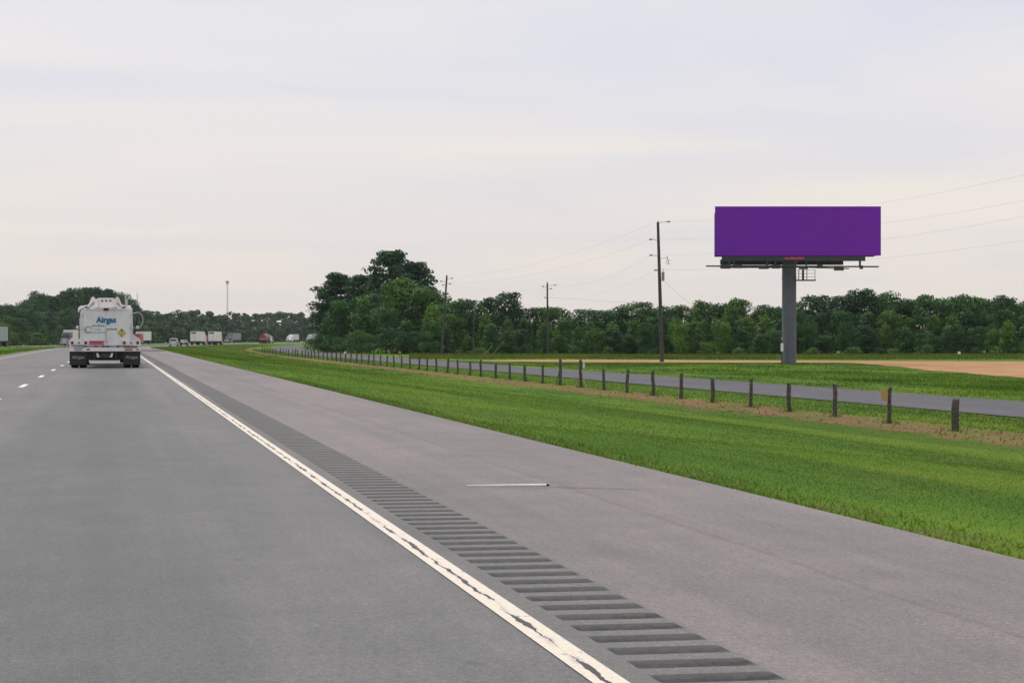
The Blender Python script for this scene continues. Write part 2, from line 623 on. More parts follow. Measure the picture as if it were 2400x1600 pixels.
def terrain_mat():
    m, nt, b = new_mat('verge_grass_ground')
    k = NT(nt)
    c, uu, yy = grass_cols(k)
    fine = k.noise(24, 4, 0.7, k.pos())
    c = k.mix(0.7, c, k.ramp(fine, [(0.3, (0.62, 0.64, 0.6)), (0.7, (1.25, 1.22, 1.2))]), 'MULTIPLY')
    # bare reddish soil and mulch along the fence
    wob = k.math('MULTIPLY', k.math('SUBTRACT', k.noise(0.55, 5, 0.65, k.pos((1.5, 0.55, 1))), 0.5), 3.6)
    d = k.math('ABSOLUTE', k.math('ADD', k.math('SUBTRACT', uu, 19.75), wob))
    soilm = k.ramp(k.math('DIVIDE', d, 2.0), [(0.45, (1, 1, 1)), (0.85, (0, 0, 0))])
    brk = k.ramp(k.noise(1.3, 5, 0.7, k.pos((1, 0.7, 1))), [(0.38, (0.15, 0.15, 0.15)), (0.6, (1, 1, 1))])
    soilc = k.ramp(k.noise(5, 5, 0.7, k.pos()), [(0.3, (0.125, 0.062, 0.036)), (0.6, (0.25, 0.125, 0.075)), (0.8, (0.34, 0.20, 0.13))])
    c = k.mix(k.mix(1.0, soilm, brk, 'MULTIPLY'), c, soilc)
    # dry brownish fringe right beside the frontage road and by the shoulder
    e1 = k.ramp(k.math('DIVIDE', k.math('ABSOLUTE', k.math('SUBTRACT', uu, 4.6)), 1.0), [(0.0, (0.7, 0.7, 0.7)), (0.45, (0, 0, 0))])
    e2 = k.ramp(k.math('DIVIDE', k.math('ABSOLUTE', k.math('SUBTRACT', uu, 32.2)), 2.0), [(0.2, (0.6, 0.6, 0.6)), (0.6, (0, 0, 0))])
    nb = k.ramp(k.noise(1.1, 4, 0.65, k.pos()), [(0.4, (0, 0, 0)), (0.65, (1, 1, 1))])
    c = k.mix(k.mix(1.0, k.mix(1.0, e1, e2, 'ADD'), nb, 'MULTIPLY'), c, (0.115, 0.088, 0.042))
    k.l(c, b.inputs['Base Color'])
    b.inputs['Roughness'].default_value = 0.95
    b.inputs['Specular IOR Level'].default_value = 0.1
    k.bump(fine, 0.6, 0.03, b)
    return m


def blade_mat(name, tint=(1, 1, 1), dry=0.0):
    m, nt, b = new_mat(name)
    k = NT(nt)
    c, uu, yy = grass_cols(k)
    a = k.n('ShaderNodeAttribute', attribute_name='shade')
    c = k.mix(0.9, c, k.ramp(a.outputs['Fac'], [(0.0, (0.86, 0.87, 0.85)), (0.6, (1.06, 1.06, 1.0)), (0.93, (1.2, 1.18, 1.0)), (1.0, (1.5, 1.3, 1.1))]), 'MULTIPLY')
    c = k.mix(1.0, c, tint, 'MULTIPLY')
    if dry:
        c = k.mix(k.math('MULTIPLY', k.math('GREATER_THAN', a.outputs['Fac'], 1 - dry), 0.8), c, (0.20, 0.155, 0.065))
    k.l(c, b.inputs['Base Color'])
    b.inputs['Roughness'].default_value = 0.7
    b.inputs['Specular IOR Level'].default_value = 0.2
    tr = k.n('ShaderNodeBsdfTranslucent')
    k.l(c, tr.inputs['Color'])
    mx = k.n('ShaderNodeMixShader')
    mx.inputs[0].default_value = 0.25
    out = nt.nodes['Material Output']
    k.l(b.outputs[0], mx.inputs[1])
    k.l(tr.outputs[0], mx.inputs[2])
    k.l(mx.outputs[0], out.inputs[0])
    return m


def leaf_mat(name, dark, mid, light, objvar=0.35):
    m, nt, b = new_mat(name)
    k = NT(nt)
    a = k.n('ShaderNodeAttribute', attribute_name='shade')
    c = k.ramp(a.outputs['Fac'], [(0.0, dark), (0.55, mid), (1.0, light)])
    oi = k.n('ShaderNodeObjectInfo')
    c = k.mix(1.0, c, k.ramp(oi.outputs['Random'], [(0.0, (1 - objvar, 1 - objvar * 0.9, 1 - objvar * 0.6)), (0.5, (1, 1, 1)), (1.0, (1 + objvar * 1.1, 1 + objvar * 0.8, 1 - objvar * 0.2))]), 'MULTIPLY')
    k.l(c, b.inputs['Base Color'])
    b.inputs['Roughness'].default_value = 0.6
    b.inputs['Specular IOR Level'].default_value = 0.25
    tr = k.n('ShaderNodeBsdfTranslucent')
    k.l(c, tr.inputs['Color'])
    mx = k.n('ShaderNodeMixShader')
    mx.inputs[0].default_value = 0.22
    out = nt.nodes['Material Output']
    k.l(b.outputs[0], mx.inputs[1])
    k.l(tr.outputs[0], mx.inputs[2])
    k.l(mx.outputs[0], out.inputs[0])
    return m


M['terrain'] = terrain_mat()
M['blade'] = blade_mat('mown_grass_blades', (1.14, 1.06, 0.95), 0.06)
M['tall_blade'] = blade_mat('tall_weed_blades', (0.95, 1.05, 0.9), 0.10)
M['meadow_blade'] = blade_mat('meadow_blades', (1.15, 0.92, 1.0), 0.18)
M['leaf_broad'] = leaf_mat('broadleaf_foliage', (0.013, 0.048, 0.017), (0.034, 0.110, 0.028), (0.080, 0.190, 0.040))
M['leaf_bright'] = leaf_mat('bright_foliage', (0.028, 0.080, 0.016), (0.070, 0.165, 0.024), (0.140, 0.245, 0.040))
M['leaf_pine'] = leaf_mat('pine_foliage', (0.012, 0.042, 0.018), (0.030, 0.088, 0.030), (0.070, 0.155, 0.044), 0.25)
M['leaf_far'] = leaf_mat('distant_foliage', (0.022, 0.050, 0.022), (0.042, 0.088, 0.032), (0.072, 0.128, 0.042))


def field_mat():
    m, nt, b = new_mat('bare_tan_field')
    k = NT(nt)
    f = k.noise(0.35, 5, 0.65, k.pos((1, 1.6, 1)))
    g = k.noise(2.8, 5, 0.7, k.pos())
    c = k.ramp(f, [(0.3, (0.28, 0.160, 0.080)), (0.5, (0.39, 0.225, 0.118)), (0.72, (0.50, 0.32, 0.165))])
    c = k.mix(0.6, c, k.ramp(g, [(0.3, (0.72, 0.7, 0.68)), (0.7, (1.2, 1.2, 1.2))]), 'MULTIPLY')
    k.l(c, b.inputs['Base Color'])
    b.inputs['Roughness'].default_value = 0.95
    b.inputs['Specular IOR Level'].default_value = 0.1
    k.bump(g, 0.6, 0.08, b)
    return m


M['field'] = field_mat()


# ------------------------------------------------------------------ the ground sheet
def ribbon(name, cols, rows, zfun, mat, parent=None, kind=None, keep=None):
    """grid over (u, Y) mapped onto the curved corridor"""
    U, Yg = np.meshgrid(np.asarray(cols, float), np.asarray(rows, float))
    X = U + curve(Yg)
    Z = zfun(U, Yg)
    v = np.stack([X, Yg, Z], -1).reshape(-1, 3)
    nc, nr = len(cols), len(rows)
    i = np.arange((nr - 1) * nc).reshape(nr - 1, nc)[:, :-1].ravel()
    f = np.stack([i, i + 1, i + 1 + nc, i + nc], -1)
    if keep is not None:
        rr, cc = i // nc, i % nc
        f = f[keep(rr, cc)]
    me = np_mesh(name, v, f, mat)
    o = link(name, me, parent)
    if kind:
        o['kind'] = kind
    return o


rows_g = np.concatenate([np.arange(-60, 120, 3), np.arange(120, 420, 8), np.arange(420, 1300, 20), np.geomspace(1300, 3600, 22)])
cols_g = np.concatenate([-np.geomspace(2400, 60, 14), [-52, -46, -41, -38.5, -36.7, -36.45, -31, -25.5, -25.3],
                         np.linspace(-24, -8, 14), [-7.2, -7.05, -3.0, 1.0, 4.36, 4.42, 4.7],
                         np.arange(5.0, 21, 0.25), [21.6, 22.5, 24, 26, 28, 30, 32, 34, 37, 41], np.geomspace(46, 2400, 22)])
ribbon('ground', cols_g, rows_g, ground_uz, M['terrain'], kind='structure')

# ------------------------------------------------------------------ the highway
rows_r = np.concatenate([np.arange(-40, 130, 2.0), np.arange(130, 600, 6.0), np.arange(600, 2600, 25.0)])
highway = ribbon('highway', [-7.0, -5.9, -4, -2.1, 0, 1.62], rows_r, lambda u, y: zroad(y) + 0 * u, M['asphalt'], kind='structure')
tag(highway, 'grey two-lane carriageway running ahead past the tanker truck')
on_road = ribbon('oncoming_carriageway', [-36.3, -33, -30.5, -28, -25.6], rows_r, lambda u, y: zroad(y) + 0 * u, M['asphalt_shoulder'], kind='structure')
tag(on_road, 'thin far carriageway with the oncoming traffic')

# paved shoulder with the rumble strip milled into it
gy = GY0 + PITCH * np.arange(GN)
rows_s = np.sort(np.concatenate([[-40.0, -20.0, -6.0, 0.0, 2.0], gy, gy + GLEN, np.arange(196, 600, 6.0), np.arange(600, 2600, 25.0)]))
gset = set(np.round(gy, 4))
isg = np.array([round(float(a), 4) in gset for a in rows_s])
cols_s = [1.62, 1.70, 2.11, 3.2, 4.4]
shoulder = ribbon('shoulder', cols_s, rows_s, lambda u, y: zroad(y) + 0 * u, M['asphalt_shoulder'], kind='structure',
                  keep=lambda r, c: ~((c == 1) & isg[r]))
tag(shoulder, 'paved right shoulder with milled rumble strip')

# one groove: a shallow scooped trough
gv, gf = [], []
NS = 6
for a in range(NS + 1):
    yy = GLEN * a / NS
    for (xx, dd) in ((1.70, 0), (1.735, .8), (1.905, 1.0), (2.075, .8), (2.11, 0)):
        gv.append((xx, yy, -0.015 * math.sin(math.pi * a / NS) * dd))
for a in range(NS):
    for c in range(4):
        gf.append((5 * a + c, 5 * a + c + 1, 5 * a + c + 6, 5 * a + c + 5))
gme = bpy.data.meshes.new('rumble_groove')
gme.from_pydata(gv, [], gf)
gme.materials.append(M['groove'])
for i in range(290):
    o = link('rumble_groove', gme, shoulder, (0, float(gy[i]), float(zroad(gy[i]))))
mb = MB()
for i in range(290, GN):
    mb.raw([(x, y + gy[i], z + float(zroad(gy[i]))) for x, y, z in gv], gf)
far_g = mb.build('far_rumble_grooves', M['dark_asphalt'], shoulder)
far_g['kind'] = 'stuff'

Z4 = lambda u, y: zroad(y) + 0.004 + 0 * u
ribbon('white_edge_line', [1.484, 1.54, 1.60], rows_r, Z4, M['line_white'], highway)
ribbon('yellow_edge_line', [-5.95, -5.83], rows_r, Z4, M['line_yellow'], highway)
for kx in range(-1, 40):
    y0 = 48.4 + 12.2 * (kx - 3)
    ribbon('lane_dash', [-2.10, -1.98], np.linspace(y0, y0 + 3.05, 4), Z4, M['dash_white'], highway)
for kx in range(0, 60):
    y0 = 300 + 12.2 * kx
    ribbon('lane_dash', [-31.0, -30.88], np.linspace(y0, y0 + 3.05, 3), Z4, M['dash_white'], on_road)
ribbon('white_edge_line', [-34.7, -34.58], rows_r[60:], Z4, M['dash_white'], on_road)
ribbon('yellow_edge_line', [-27.3, -27.18], rows_r[60:], Z4, M['line_yellow'], on_road)

# frontage road
ribbon('frontage_road', [25.0, 26.5, 28.1, 29.7, 31.2], rows_r, lambda u, y: GZ + 0.035 - 0.012 * np.abs(u - 28.1) / 3.1, M['asphalt_frontage'], kind='structure')

# bare tan field
near = [(1120, 846.3), (1250, 848.2), (1400, 849.2), (1550, 849.6), (1700, 850.8), (1830, 852.6), (1960, 858), (2080, 863.5), (2200, 871), (2300, 878.5), (2400, 887), (2560, 903), (2760, 925)]
fary = [844.6, 843.8, 843.6, 844.2, 845.0, 845.6, 846.4, 847.2, 848, 848.6, 849.2, 850.0, 851.0]
fv = []
NSEG = 10
npx = np.array(near)
fine_px = np.linspace(1120, 2760, 90)
ny = np.interp(fine_px, npx[:, 0], npx[:, 1])
fy = np.interp(fine_px, npx[:, 0], fary)
for i, px in enumerate(fine_px):
    wv = 0.5 * math.sin(i * 0.9) + 0.35 * math.sin(i * 2.3 + 1)
    a = np.array(at(px, ny[i] + wv * (ny[i] - 840) * 0.035))
    b = np.array(at(px, fy[i] + 0.12 * math.sin(i * 0.7)))
    for t in np.linspace(0, 1, NSEG + 1):
        p = a + (b - a) * t
        p[2] = float(ground(p[0], p[1])) + 0.03
        fv.append(p)
ff = []
for i in range(len(fine_px) - 1):
    for j in range(NSEG):
        q = i * (NSEG + 1) + j
        ff.append((q, q + NSEG + 1, q + NSEG + 2, q + 1))
fld = link('tan_field', np_mesh('tan_field', np.array(fv), np.array(ff), M['field']))
tag(fld, 'bare tan field beyond the frontage road', kind='structure')


# ------------------------------------------------------------------ grass (nobody could count it)
def blades(name, X, Y, h, w, mat, label, lean=0.45, z0=None):
    n = len(X)
    Z = ground(X, Y) if z0 is None else z0
    ang = rng.uniform(0, 2 * np.pi, n)
    la = rng.uniform(0, 2 * np.pi, n)
    le = rng.uniform(0, lean, n) * h
    c = np.stack([X, Y, Z - 0.01], -1)
    wv = np.stack([np.cos(ang), np.sin(ang), 0 * ang], -1) * (w / 2)[:, None]
    tip = c + np.stack([np.cos(la) * le, np.sin(la) * le, h], -1)
    v = np.stack([c - wv, c + wv, tip], 1).reshape(-1, 3)
    f = np.arange(3 * n).reshape(-1, 3)
    sh = np.repeat(rng.uniform(0, 1, n), 3)
    me = np_mesh(name, v, f, mat, {'shade': sh})
    o = link(name, me)
    tag(o, label, 'grass', kind='stuff')
    return o


def scatter_uY(n, u0, u1, y0, y1, ypow=1.0):
    u = rng.uniform(u0, u1, n)
    t = rng.uniform(0, 1, n) ** ypow
    Y = y0 + (y1 - y0) * t
    return u + curve(Y), Y


# mown verge right of the shoulder, thinning out with distance
Xs, Ys, Hs, Ws = [], [], [], []
for (n, u0, u1, y0, y1, h0, h1, w) in [(6000, 4.36, 4.9, 9, 60, .02, .06, .012), (110000, 4.45, 12, 9, 28, .010, .030, .010),
                                        (90000, 4.45, 18.6, 26, 60, .014, .032, .018), (45000, 4.45, 18.6, 58, 120, .014, .04, .035),
                                        (40000, 4.45, 19.0, 118, 260, .03, .07, .06), (22000, 4.45, 20, 255, 700, .05, .12, .14)]:
    x, y = scatter_uY(n, u0, u1, y0, y1)
    Xs.append(x); Ys.append(y); Hs.append(rng.uniform(h0, h1, n)); Ws.append(w * rng.uniform(.6, 1.4, n))
# ragged fringe creeping over the pavement edge
yf = rng.uniform(8, 140, 9000)
reach = 0.05 + 0.16 * np.clip(np.sin(yf * 1.7) * np.sin(yf * 0.63 + 1) + 0.5 * np.sin(yf * 5.1), 0, 1)
xf = 4.47 - rng.uniform(0, 1, len(yf)) ** 1.6 * reach
Xs.append(xf); Ys.append(yf); Hs.append(rng.uniform(.015, .04, len(yf)) + 0.05 * (xf < 4.4)); Ws.append(rng.uniform(.012, .024, len(yf)))
blades('verge_grass', np.concatenate(Xs), np.concatenate(Ys), np.concatenate(Hs), np.concatenate(Ws), M['blade'],
       'mown green grass bank between the shoulder and the fence', 1.4)
# strip between fence and frontage road
x, y = scatter_uY(60000, 21.0, 24.95, 40, 420, 1.6)
blades('roadside_grass', x, y, rng.uniform(.03, .08, len(x)), rng.uniform(.015, .04, len(x)), M['blade'], 'grass strip between the fence posts and the frontage road')
# rank grass beyond the frontage road, in front of the field
px_ = rng.uniform(1020, 2600, 85000)
x0 = np.interp(px_, npx[:, 0], npx[:, 1]) + 0.8
ratio = (px_ - 1200) / F * CP + SP
zc_far = F * (CAMH - GZ) / (x0 - HOR)
zc_near = 31.6 / ratio
t = rng.uniform(0, 1, len(px_)) ** 0.8
zc = zc_near + (np.maximum(zc_far, zc_near + 2) - zc_near) * t
xc = (px_ - 1200) / F * zc
X, Y = xc * CP + zc * SP, zc * CP - xc * SP
hh = rng.uniform(.05, .20, len(X)) * (0.45 + 0.75 * smooth((X - 33) / 8))
hh = hh * (1 - 0.7 * t)
hh = hh * (0.65 + 0.6 * (np.sin(X * 0.5 + 1) * np.sin(Y * 0.37) > 0.25))
blades('field_grass', X, Y, hh, rng.uniform(.03, .07, len(X)), M['tall_blade'], 'tall rank grass between the frontage road and the tan field', 0.5)
# weeds behind the field, at the foot of the wood
px_ = rng.uniform(960, 2560, 30000)
zc = rng.uniform(226, 300, len(px_))
xc = (px_ - 1200) / F * zc
X, Y = xc * CP + zc * SP, zc * CP - xc * SP
blades('meadow_grass', X, Y, rng.uniform(.10, .35, len(X)), rng.uniform(.10, .25, len(X)), M['meadow_blade'], 'meadow grass strip between the tan field and the wood', 0.5)
# median
x, y = scatter_uY(26000, -25.3, -7.02, 90, 620, 1.4)
blades('median_grass', x, y, rng.uniform(.05, .14, len(x)), rng.uniform(.05, .16, len(x)), M['blade'], 'green grass median left of the highway')
# straw and dead stalks on the bare soil by the fence
x, y = scatter_uY(2600, 18.4, 21.2, 40, 200, 1.6)
straw = blades('soil_straw', x, y, rng.uniform(.03, .10, len(x)), rng.uniform(.02, .06, len(x)), M['dead_stalk'], 'dry straw scattered on the bare soil under the fence', 1.4)


# ------------------------------------------------------------------ trees
def leaf_cloud(clumps, n, size, seed, up=0.55, flat=1.0, shell=0.5):
    """clumps: (cx, cy, cz, rx, ry, rz, shade). returns verts (4n,3), shade (4n)"""
    g = np.random.default_rng(seed)
    cl = np.array(clumps, float)
    area = (cl[:, 3] * cl[:, 4] + cl[:, 3] * cl[:, 5] + cl[:, 4] * cl[:, 5])
    idx = g.choice(len(cl), n, p=area / area.sum())
    d = g.normal(size=(n, 3))
    d[:, 2] += up
    d /= np.linalg.norm(d, axis=1)[:, None]
    r = shell + (1.06 - shell) * g.uniform(0, 1, n) ** 0.6
    c = cl[idx, :3] + d * cl[idx, 3:6] * r[:, None]
    nrm = d + g.normal(size=(n, 3)) * 0.5
    nrm[:, 2] *= flat
    nrm /= np.linalg.norm(nrm, axis=1)[:, None] + 1e-9
    a = np.cross(nrm, g.normal(size=(n, 3)))
    a /= np.linalg.norm(a, axis=1)[:, None] + 1e-9
    b = np.cross(nrm, a)
    s = size * g.uniform(0.55, 1.3, n)
    a *= s[:, None] * 0.5
    b *= (s * g.uniform(0.45, 0.9, n))[:, None] * 0.5
    v = np.stack([c - a, c - b * 0.9, c + a, c + b], 1).reshape(-1, 3)
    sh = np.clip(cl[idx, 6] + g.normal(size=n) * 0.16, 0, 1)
    return v, np.repeat(sh, 4)


def quads(n):
    return np.arange(4 * n).reshape(-1, 4)


def broad_clumps(h, w, seed, n=34, low=0.06):
    g = random.Random(seed)
    cl = []
    for i in range(n):
        t = g.random()
        z = low + (0.93 - low) * t ** 0.85
        env = math.sin(math.pi * min(1, (z * 0.80 + 0.18))) ** 0.55
        a = g.uniform(0, 2 * math.pi)
        rr = w / 2 * env * (0.72 * math.sqrt(g.random()) + 0.12)
        s = w * g.uniform(0.12, 0.23)
        cl.append((rr * math.cos(a), rr * math.sin(a), z * h, s * g.uniform(.9, 1.3), s * g.uniform(.9, 1.3), s * g.uniform(.65, .95), g.uniform(.02, .9)))
    return cl


def young_clumps(h, w, seed, n=30):
    """bushy conical sapling / young pine"""
    g = random.Random(seed)
    cl = [(0, 0, h * 0.93, w * .07, w * .07, h * .09, .7)]
    for i in range(n):
        z = 0.04 + 0.86 * i / n
        env = (1 - z) ** 0.72
        a = i * 2.4 + g.uniform(-.5, .5)
        rr = w / 2 * env * g.uniform(0.35, 0.82)
        s = w * (0.11 + 0.10 * env) * g.uniform(.8, 1.2)
        cl.append((rr * math.cos(a), rr * math.sin(a), z * h, s * 1.15, s * 1.15, s * .8, g.uniform(.05, .95)))
    return cl


def pine_clumps(h, w, seed, bare=0.18):
    g = random.Random(seed)
    cl = []
    z = bare
    while z < 0.97:
        env = (math.sin(math.pi * min(1, ((z - bare) / (1 - bare)) * 0.78 + 0.20))) ** 0.8
        nb = g.randint(3, 5)
        a0 = g.uniform(0, 6.28)
        for k in range(nb):
            a = a0 + k * 6.283 / nb + g.uniform(-.4, .4)
            L = w / 2 * env * g.uniform(.6, 1.08)
            for t in (0.45, 0.75, 1.0):
                s = w * 0.115 * g.uniform(.8, 1.3) * (1.15 - 0.35 * t)
                cl.append((L * t * math.cos(a), L * t * math.sin(a), (z + 0.05 * t) * h + g.uniform(-.2, .2), s * 1.35, s * 1.35, s * .72, g.uniform(.02, .9)))
        z += g.uniform(0.05, 0.085)
    cl.append((0, 0, h * .965, w * .06, w * .06, h * .035, .7))
    return cl


def trunk_mesh(h, r, seed, limbs=7, top=0.8):
    g = random.Random(seed)
    mb = MB()
    pts = [Vector((g.uniform(-.1, .1) * k, g.uniform(-.1, .1) * k, h * top * k / 4)) for k in range(5)]
    pts[0] = Vector((0, 0, -0.3))
    for k in range(4):
        mb.tube(pts[k], pts[k + 1], r * (1 - k * .2), r * (1 - (k + 1) * .2), 7)
    for i in range(limbs):
        k = g.randint(1, 3)
        p = pts[k].lerp(pts[k + 1], g.random())
        a = g.uniform(0, 6.28)
        L = h * g.uniform(.12, .24)
        q = p + Vector((math.cos(a) * L, math.sin(a) * L, L * g.uniform(.05, .95)))
        mb.tube(p, q, r * .38, r * .1, 5)
    return mb.mesh('trunk', M['bark'])


PROTO = {}


def proto(kind, i, h, w, clumps, n, size, mat, **kw):
    v, sh = leaf_cloud(clumps, n, size, 100 + i * 7 + len(PROTO), **kw)
    me = np_mesh('crown', v, quads(n), mat, {'shade': sh})
    tr = trunk_mesh(h, 0.018 * h + 0.04, 50 + i, limbs=7)
    PROTO.setdefault(kind, []).append((me, tr, h, w))


for i in range(4):
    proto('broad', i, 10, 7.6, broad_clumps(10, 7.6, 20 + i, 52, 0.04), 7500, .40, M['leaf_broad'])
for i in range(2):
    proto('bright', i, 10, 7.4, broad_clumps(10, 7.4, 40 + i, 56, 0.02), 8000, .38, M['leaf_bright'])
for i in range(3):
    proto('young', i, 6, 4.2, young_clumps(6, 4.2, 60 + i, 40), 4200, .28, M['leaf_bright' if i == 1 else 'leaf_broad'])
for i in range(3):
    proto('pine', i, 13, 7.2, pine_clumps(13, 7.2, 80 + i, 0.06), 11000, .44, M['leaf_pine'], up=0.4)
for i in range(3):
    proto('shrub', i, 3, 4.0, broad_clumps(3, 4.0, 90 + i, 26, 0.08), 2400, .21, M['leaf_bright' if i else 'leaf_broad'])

TREE_N = 0


def tree(name, kind, var, X, Y, h, w, label, cat='tree', group=None, z=None):
    global TREE_N
    TREE_N += 1
    me, tr, ph, pw = PROTO[kind][var % len(PROTO[kind])]
    zz = float(ground(X, Y)) if z is None else z
    r = empty(name, (X, Y, zz - 0.05), random.uniform(0, 6.28))
    sx, sz = w / pw, h / ph
    r.scale = (sx * random.uniform(.93, 1.07), sx * random.uniform(.93, 1.07), sz)
    link('crown', me, r)
    link('trunk', tr, r)
    tag(r, label, cat, group)
    return r


def place(px, zc):
    return world_xy(px, zc)


# -- the clump of trees left of the leaning utility pole (each tree by hand)
cluster = [
    # name, kind, var, px, zc, top row, width m, label
    ('pine_tree', 'pine', 0, 920, 330, 590, 9.8, 'tallest dark pine rising from the middle of the tree clump'),
    ('pine_tree', 'pine', 1, 968, 326, 614, 8.0, 'dark pine with a pointed side top right of the tallest pine'),
    ('pine_tree', 'pine', 2, 792, 345, 648, 9.4, 'dark ragged pine at the left end of the tree clump'),
    ('pine_tree', 'pine', 0, 850, 338, 646, 9.0, 'dark pine between the leftmost and the tallest pine'),
    ('leafy_tree', 'bright', 0, 950, 312, 650, 8.6, 'bright green leafy tree in front of the tallest pine'),
    ('leafy_tree', 'bright', 1, 1004, 308, 676, 6.6, 'bright green leafy tree at the right end of the tree clump'),
    ('leafy_tree', 'broad', 0, 868, 316, 688, 6.6, 'mid green leafy tree left of the bright leafy tree in the clump'),
    ('leafy_tree', 'broad', 1, 806, 324, 700, 6.2, 'mid green leafy tree under the leftmost pine of the clump'),
    ('leafy_tree', 'broad', 2, 905, 306, 720, 5.2, 'dark leafy tree at the foot of the tallest pine'),
    ('young_tree', 'young', 0, 768, 332, 735, 4.6, 'young tree at the left foot of the tree clump'),
    ('young_tree', 'young', 2, 1008, 300, 740, 4.0, 'young tree just left of the leaning utility pole'),
    ('young_tree', 'young', 0, 952, 300, 745, 4.4, 'young dark tree at the front of the tree clump'),
]
for nm, kd, vr, px, zc, top, w, lab in cluster:
    X, Y = place(px, zc)
    tree(nm, kd, vr, X, Y, hgt(top, zc) - float(ground(X, Y)), w, lab, group=None)
shr = [(760, 330, 2.6, 4.4, 'dark shrub at the left tip of the tree clump'), (800, 312, 2.2, 3.8, 'low shrub beside the leftmost fence posts under the tree clump'),
       (838, 303, 3.2, 4.0, 'yellow-green shrub at the foot of the tree clump'), (876, 301, 2.6, 4.0, 'small dark shrub in the middle of the clump foot'),
       (918, 297, 3.4, 4.6, 'broad dark shrub at the foot of the tallest pine'), (962, 295, 3.0, 4.2, 'dark shrub below the bright leafy tree'),
       (1000, 294, 3.2, 3.8, 'shrub at the right end of the clump foot'), (736, 345, 2.0, 3.4, 'shrub hanging over the frontage road at the clump')]
for i, (px, zc, h, w, lab) in enumerate(shr):
    X, Y = place(px, zc)
    tree('shrub', 'shrub', 1 if i == 2 else 0, X, Y, h, w, lab, 'shrub')

# -- the wood behind the tan field
prof_x = np.array([1000, 1030, 1061, 1082, 1110, 1153, 1204, 1245, 1270, 1296, 1347, 1388, 1449, 1480, 1541, 1592, 1673, 1735, 1800, 1827, 1878, 1939, 2041, 2102, 2150, 2174, 2225, 2275, 2316, 2337, 2400, 2600]) * 1.0
prof_y = np.array([672, 672, 706, 684, 706, 689, 688, 702, 720, 722, 706, 726, 716, 709, 714, 704, 704, 699, 710, 702, 694, 675, 678, 692, 708, 684, 688, 688, 703, 694, 703, 700]) * 1.0


def sector(px):
    if px < 1115:
        return 'just right of the leaning utility pole'
    if px < 1283:
        return 'left of the middle utility pole'
    if px < 1548:
        return 'between the middle and the tallest utility pole'
    if px < 1690:
        return 'right of the tallest utility pole'
    if px < 1850:
        return 'just left of the billboard post'
    if px < 2140:
        return 'right of the billboard post'
    return 'near the right edge of the photo'


rr = random.Random(5)
ORD = ['leftmost', 'second', 'third', 'fourth', 'fifth', 'sixth', 'seventh', 'eighth', 'ninth', 'tenth', 'eleventh', 'twelfth', 'thirteenth', 'fourteenth', 'fifteenth', 'sixteenth']
RANK = {}


def ordinal(what, where):
    k = RANK.get((what, where), 0)
    RANK[(what, where)] = k + 1
    return '%s %s %s' % (ORD[min(k, 15)], what, where)




def wood_row(zc0, zc1, step, fn, kinds, name, what, cat, wid):
    px = 1012.0
    while px < 2480:
        zc = rr.uniform(zc0, zc1)
        X, Y = place(px, zc)
        kd, vr = kinds(px)
        h = fn(px, zc)
        s = sector(px)
        if px < 2440:
            tree(name, kd, vr, X, Y, h, wid * rr.uniform(.8, 1.25) * (0.8 + 0.03 * h), ordinal(what, s), cat, '%s, %s' % (what, s))
        px += step * rr.uniform(.7, 1.3) * F / zc


def ptop(px):
    return float(np.interp(px, prof_x, prof_y))


wood_row(304, 314, 3.1, lambda px, zc: hgt(ptop(px), zc) - GZ + rr.uniform(-.9, .25),
         lambda px: (rr.choice(['broad', 'broad', 'broad', 'broad', 'pine'] if px < 1300 or px > 1860 else ['broad', 'broad', 'bright']), rr.randint(0, 3)),
         'forest_tree', 'tall dark tree at the wood back', 'tree', 6.0)
wood_row(294, 301, 2.7, lambda px, zc: (hgt(ptop(px), zc) - GZ) * rr.uniform(.62, .80),
         lambda px: (rr.choice(['broad', 'young', 'young', 'bright']), rr.randint(0, 3)), 'young_tree', 'mid-height tree in the wood', 'tree', 4.0)
wood_row(287.5, 291, 2.5, lambda px, zc: rr.uniform(2.6, 4.8),
         lambda px: (rr.choice(['young', 'young', 'shrub', 'broad']), rr.randint(0, 2)), 'young_tree', 'low bushy tree before the wood', 'tree', 3.6)
wood_row(284.5, 286.5, 5.5, lambda px, zc: rr.uniform(.8, 1.8),
         lambda px: ('shrub', rr.randint(0, 2)), 'shrub', 'small shrub before the wood', 'shrub', 2.4)

# -- the wood left of the oncoming carriageway
lp_x = np.array([-80, 0, 20, 40, 60, 92, 112, 130, 160, 212, 236, 262, 290, 312, 325, 345, 380, 420])
lp_y = np.array([712, 712, 706, 712, 697, 684, 693, 692, 676, 671, 681, 679, 684, 706, 722, 730, 730, 731])


def zc_on_u(px, u):
    ratio = (px - 1200) / F * CP + SP
    zs = np.linspace(150, 1900, 3500)
    xc = (px - 1200) / F * zs
    Yv = zs * CP - xc * SP
    d = ratio * zs - (u + curve(Yv))
    i = np.where(np.sign(d[:-1]) != np.sign(d[1:]))[0]
    return float(zs[i[0]]) if len(i) else None


def left_sector(px):
    if px < 70:
        return 'at the left edge of the photo'
    if px < 165:
        return 'behind the oncoming dark truck'
    if px < 300:
        return 'behind the tanker truck'
    return 'just right of the tanker truck'


def left_row(u, step, fn, kinds, name, what, wid, p0=-40, p1=350):
    px = p0
    while px < p1:
        zc = zc_on_u(px, u + rr.uniform(-2, 2))
        if zc is None:
            break
        X, Y = place(px, zc)
        kd, vr = kinds()
        s = left_sector(px)
        h = fn(px, zc, float(ground(X, Y)))
        tree(name, kd, vr, X, Y, h, wid * rr.uniform(.85, 1.2), ordinal(what, s), 'tree' if name != 'shrub' else 'shrub', '%s, %s' % (what, s))
        px += step * rr.uniform(.75, 1.25) * F / zc
    return


def ltop(px):
    return float(np.interp(px, lp_x, lp_y))


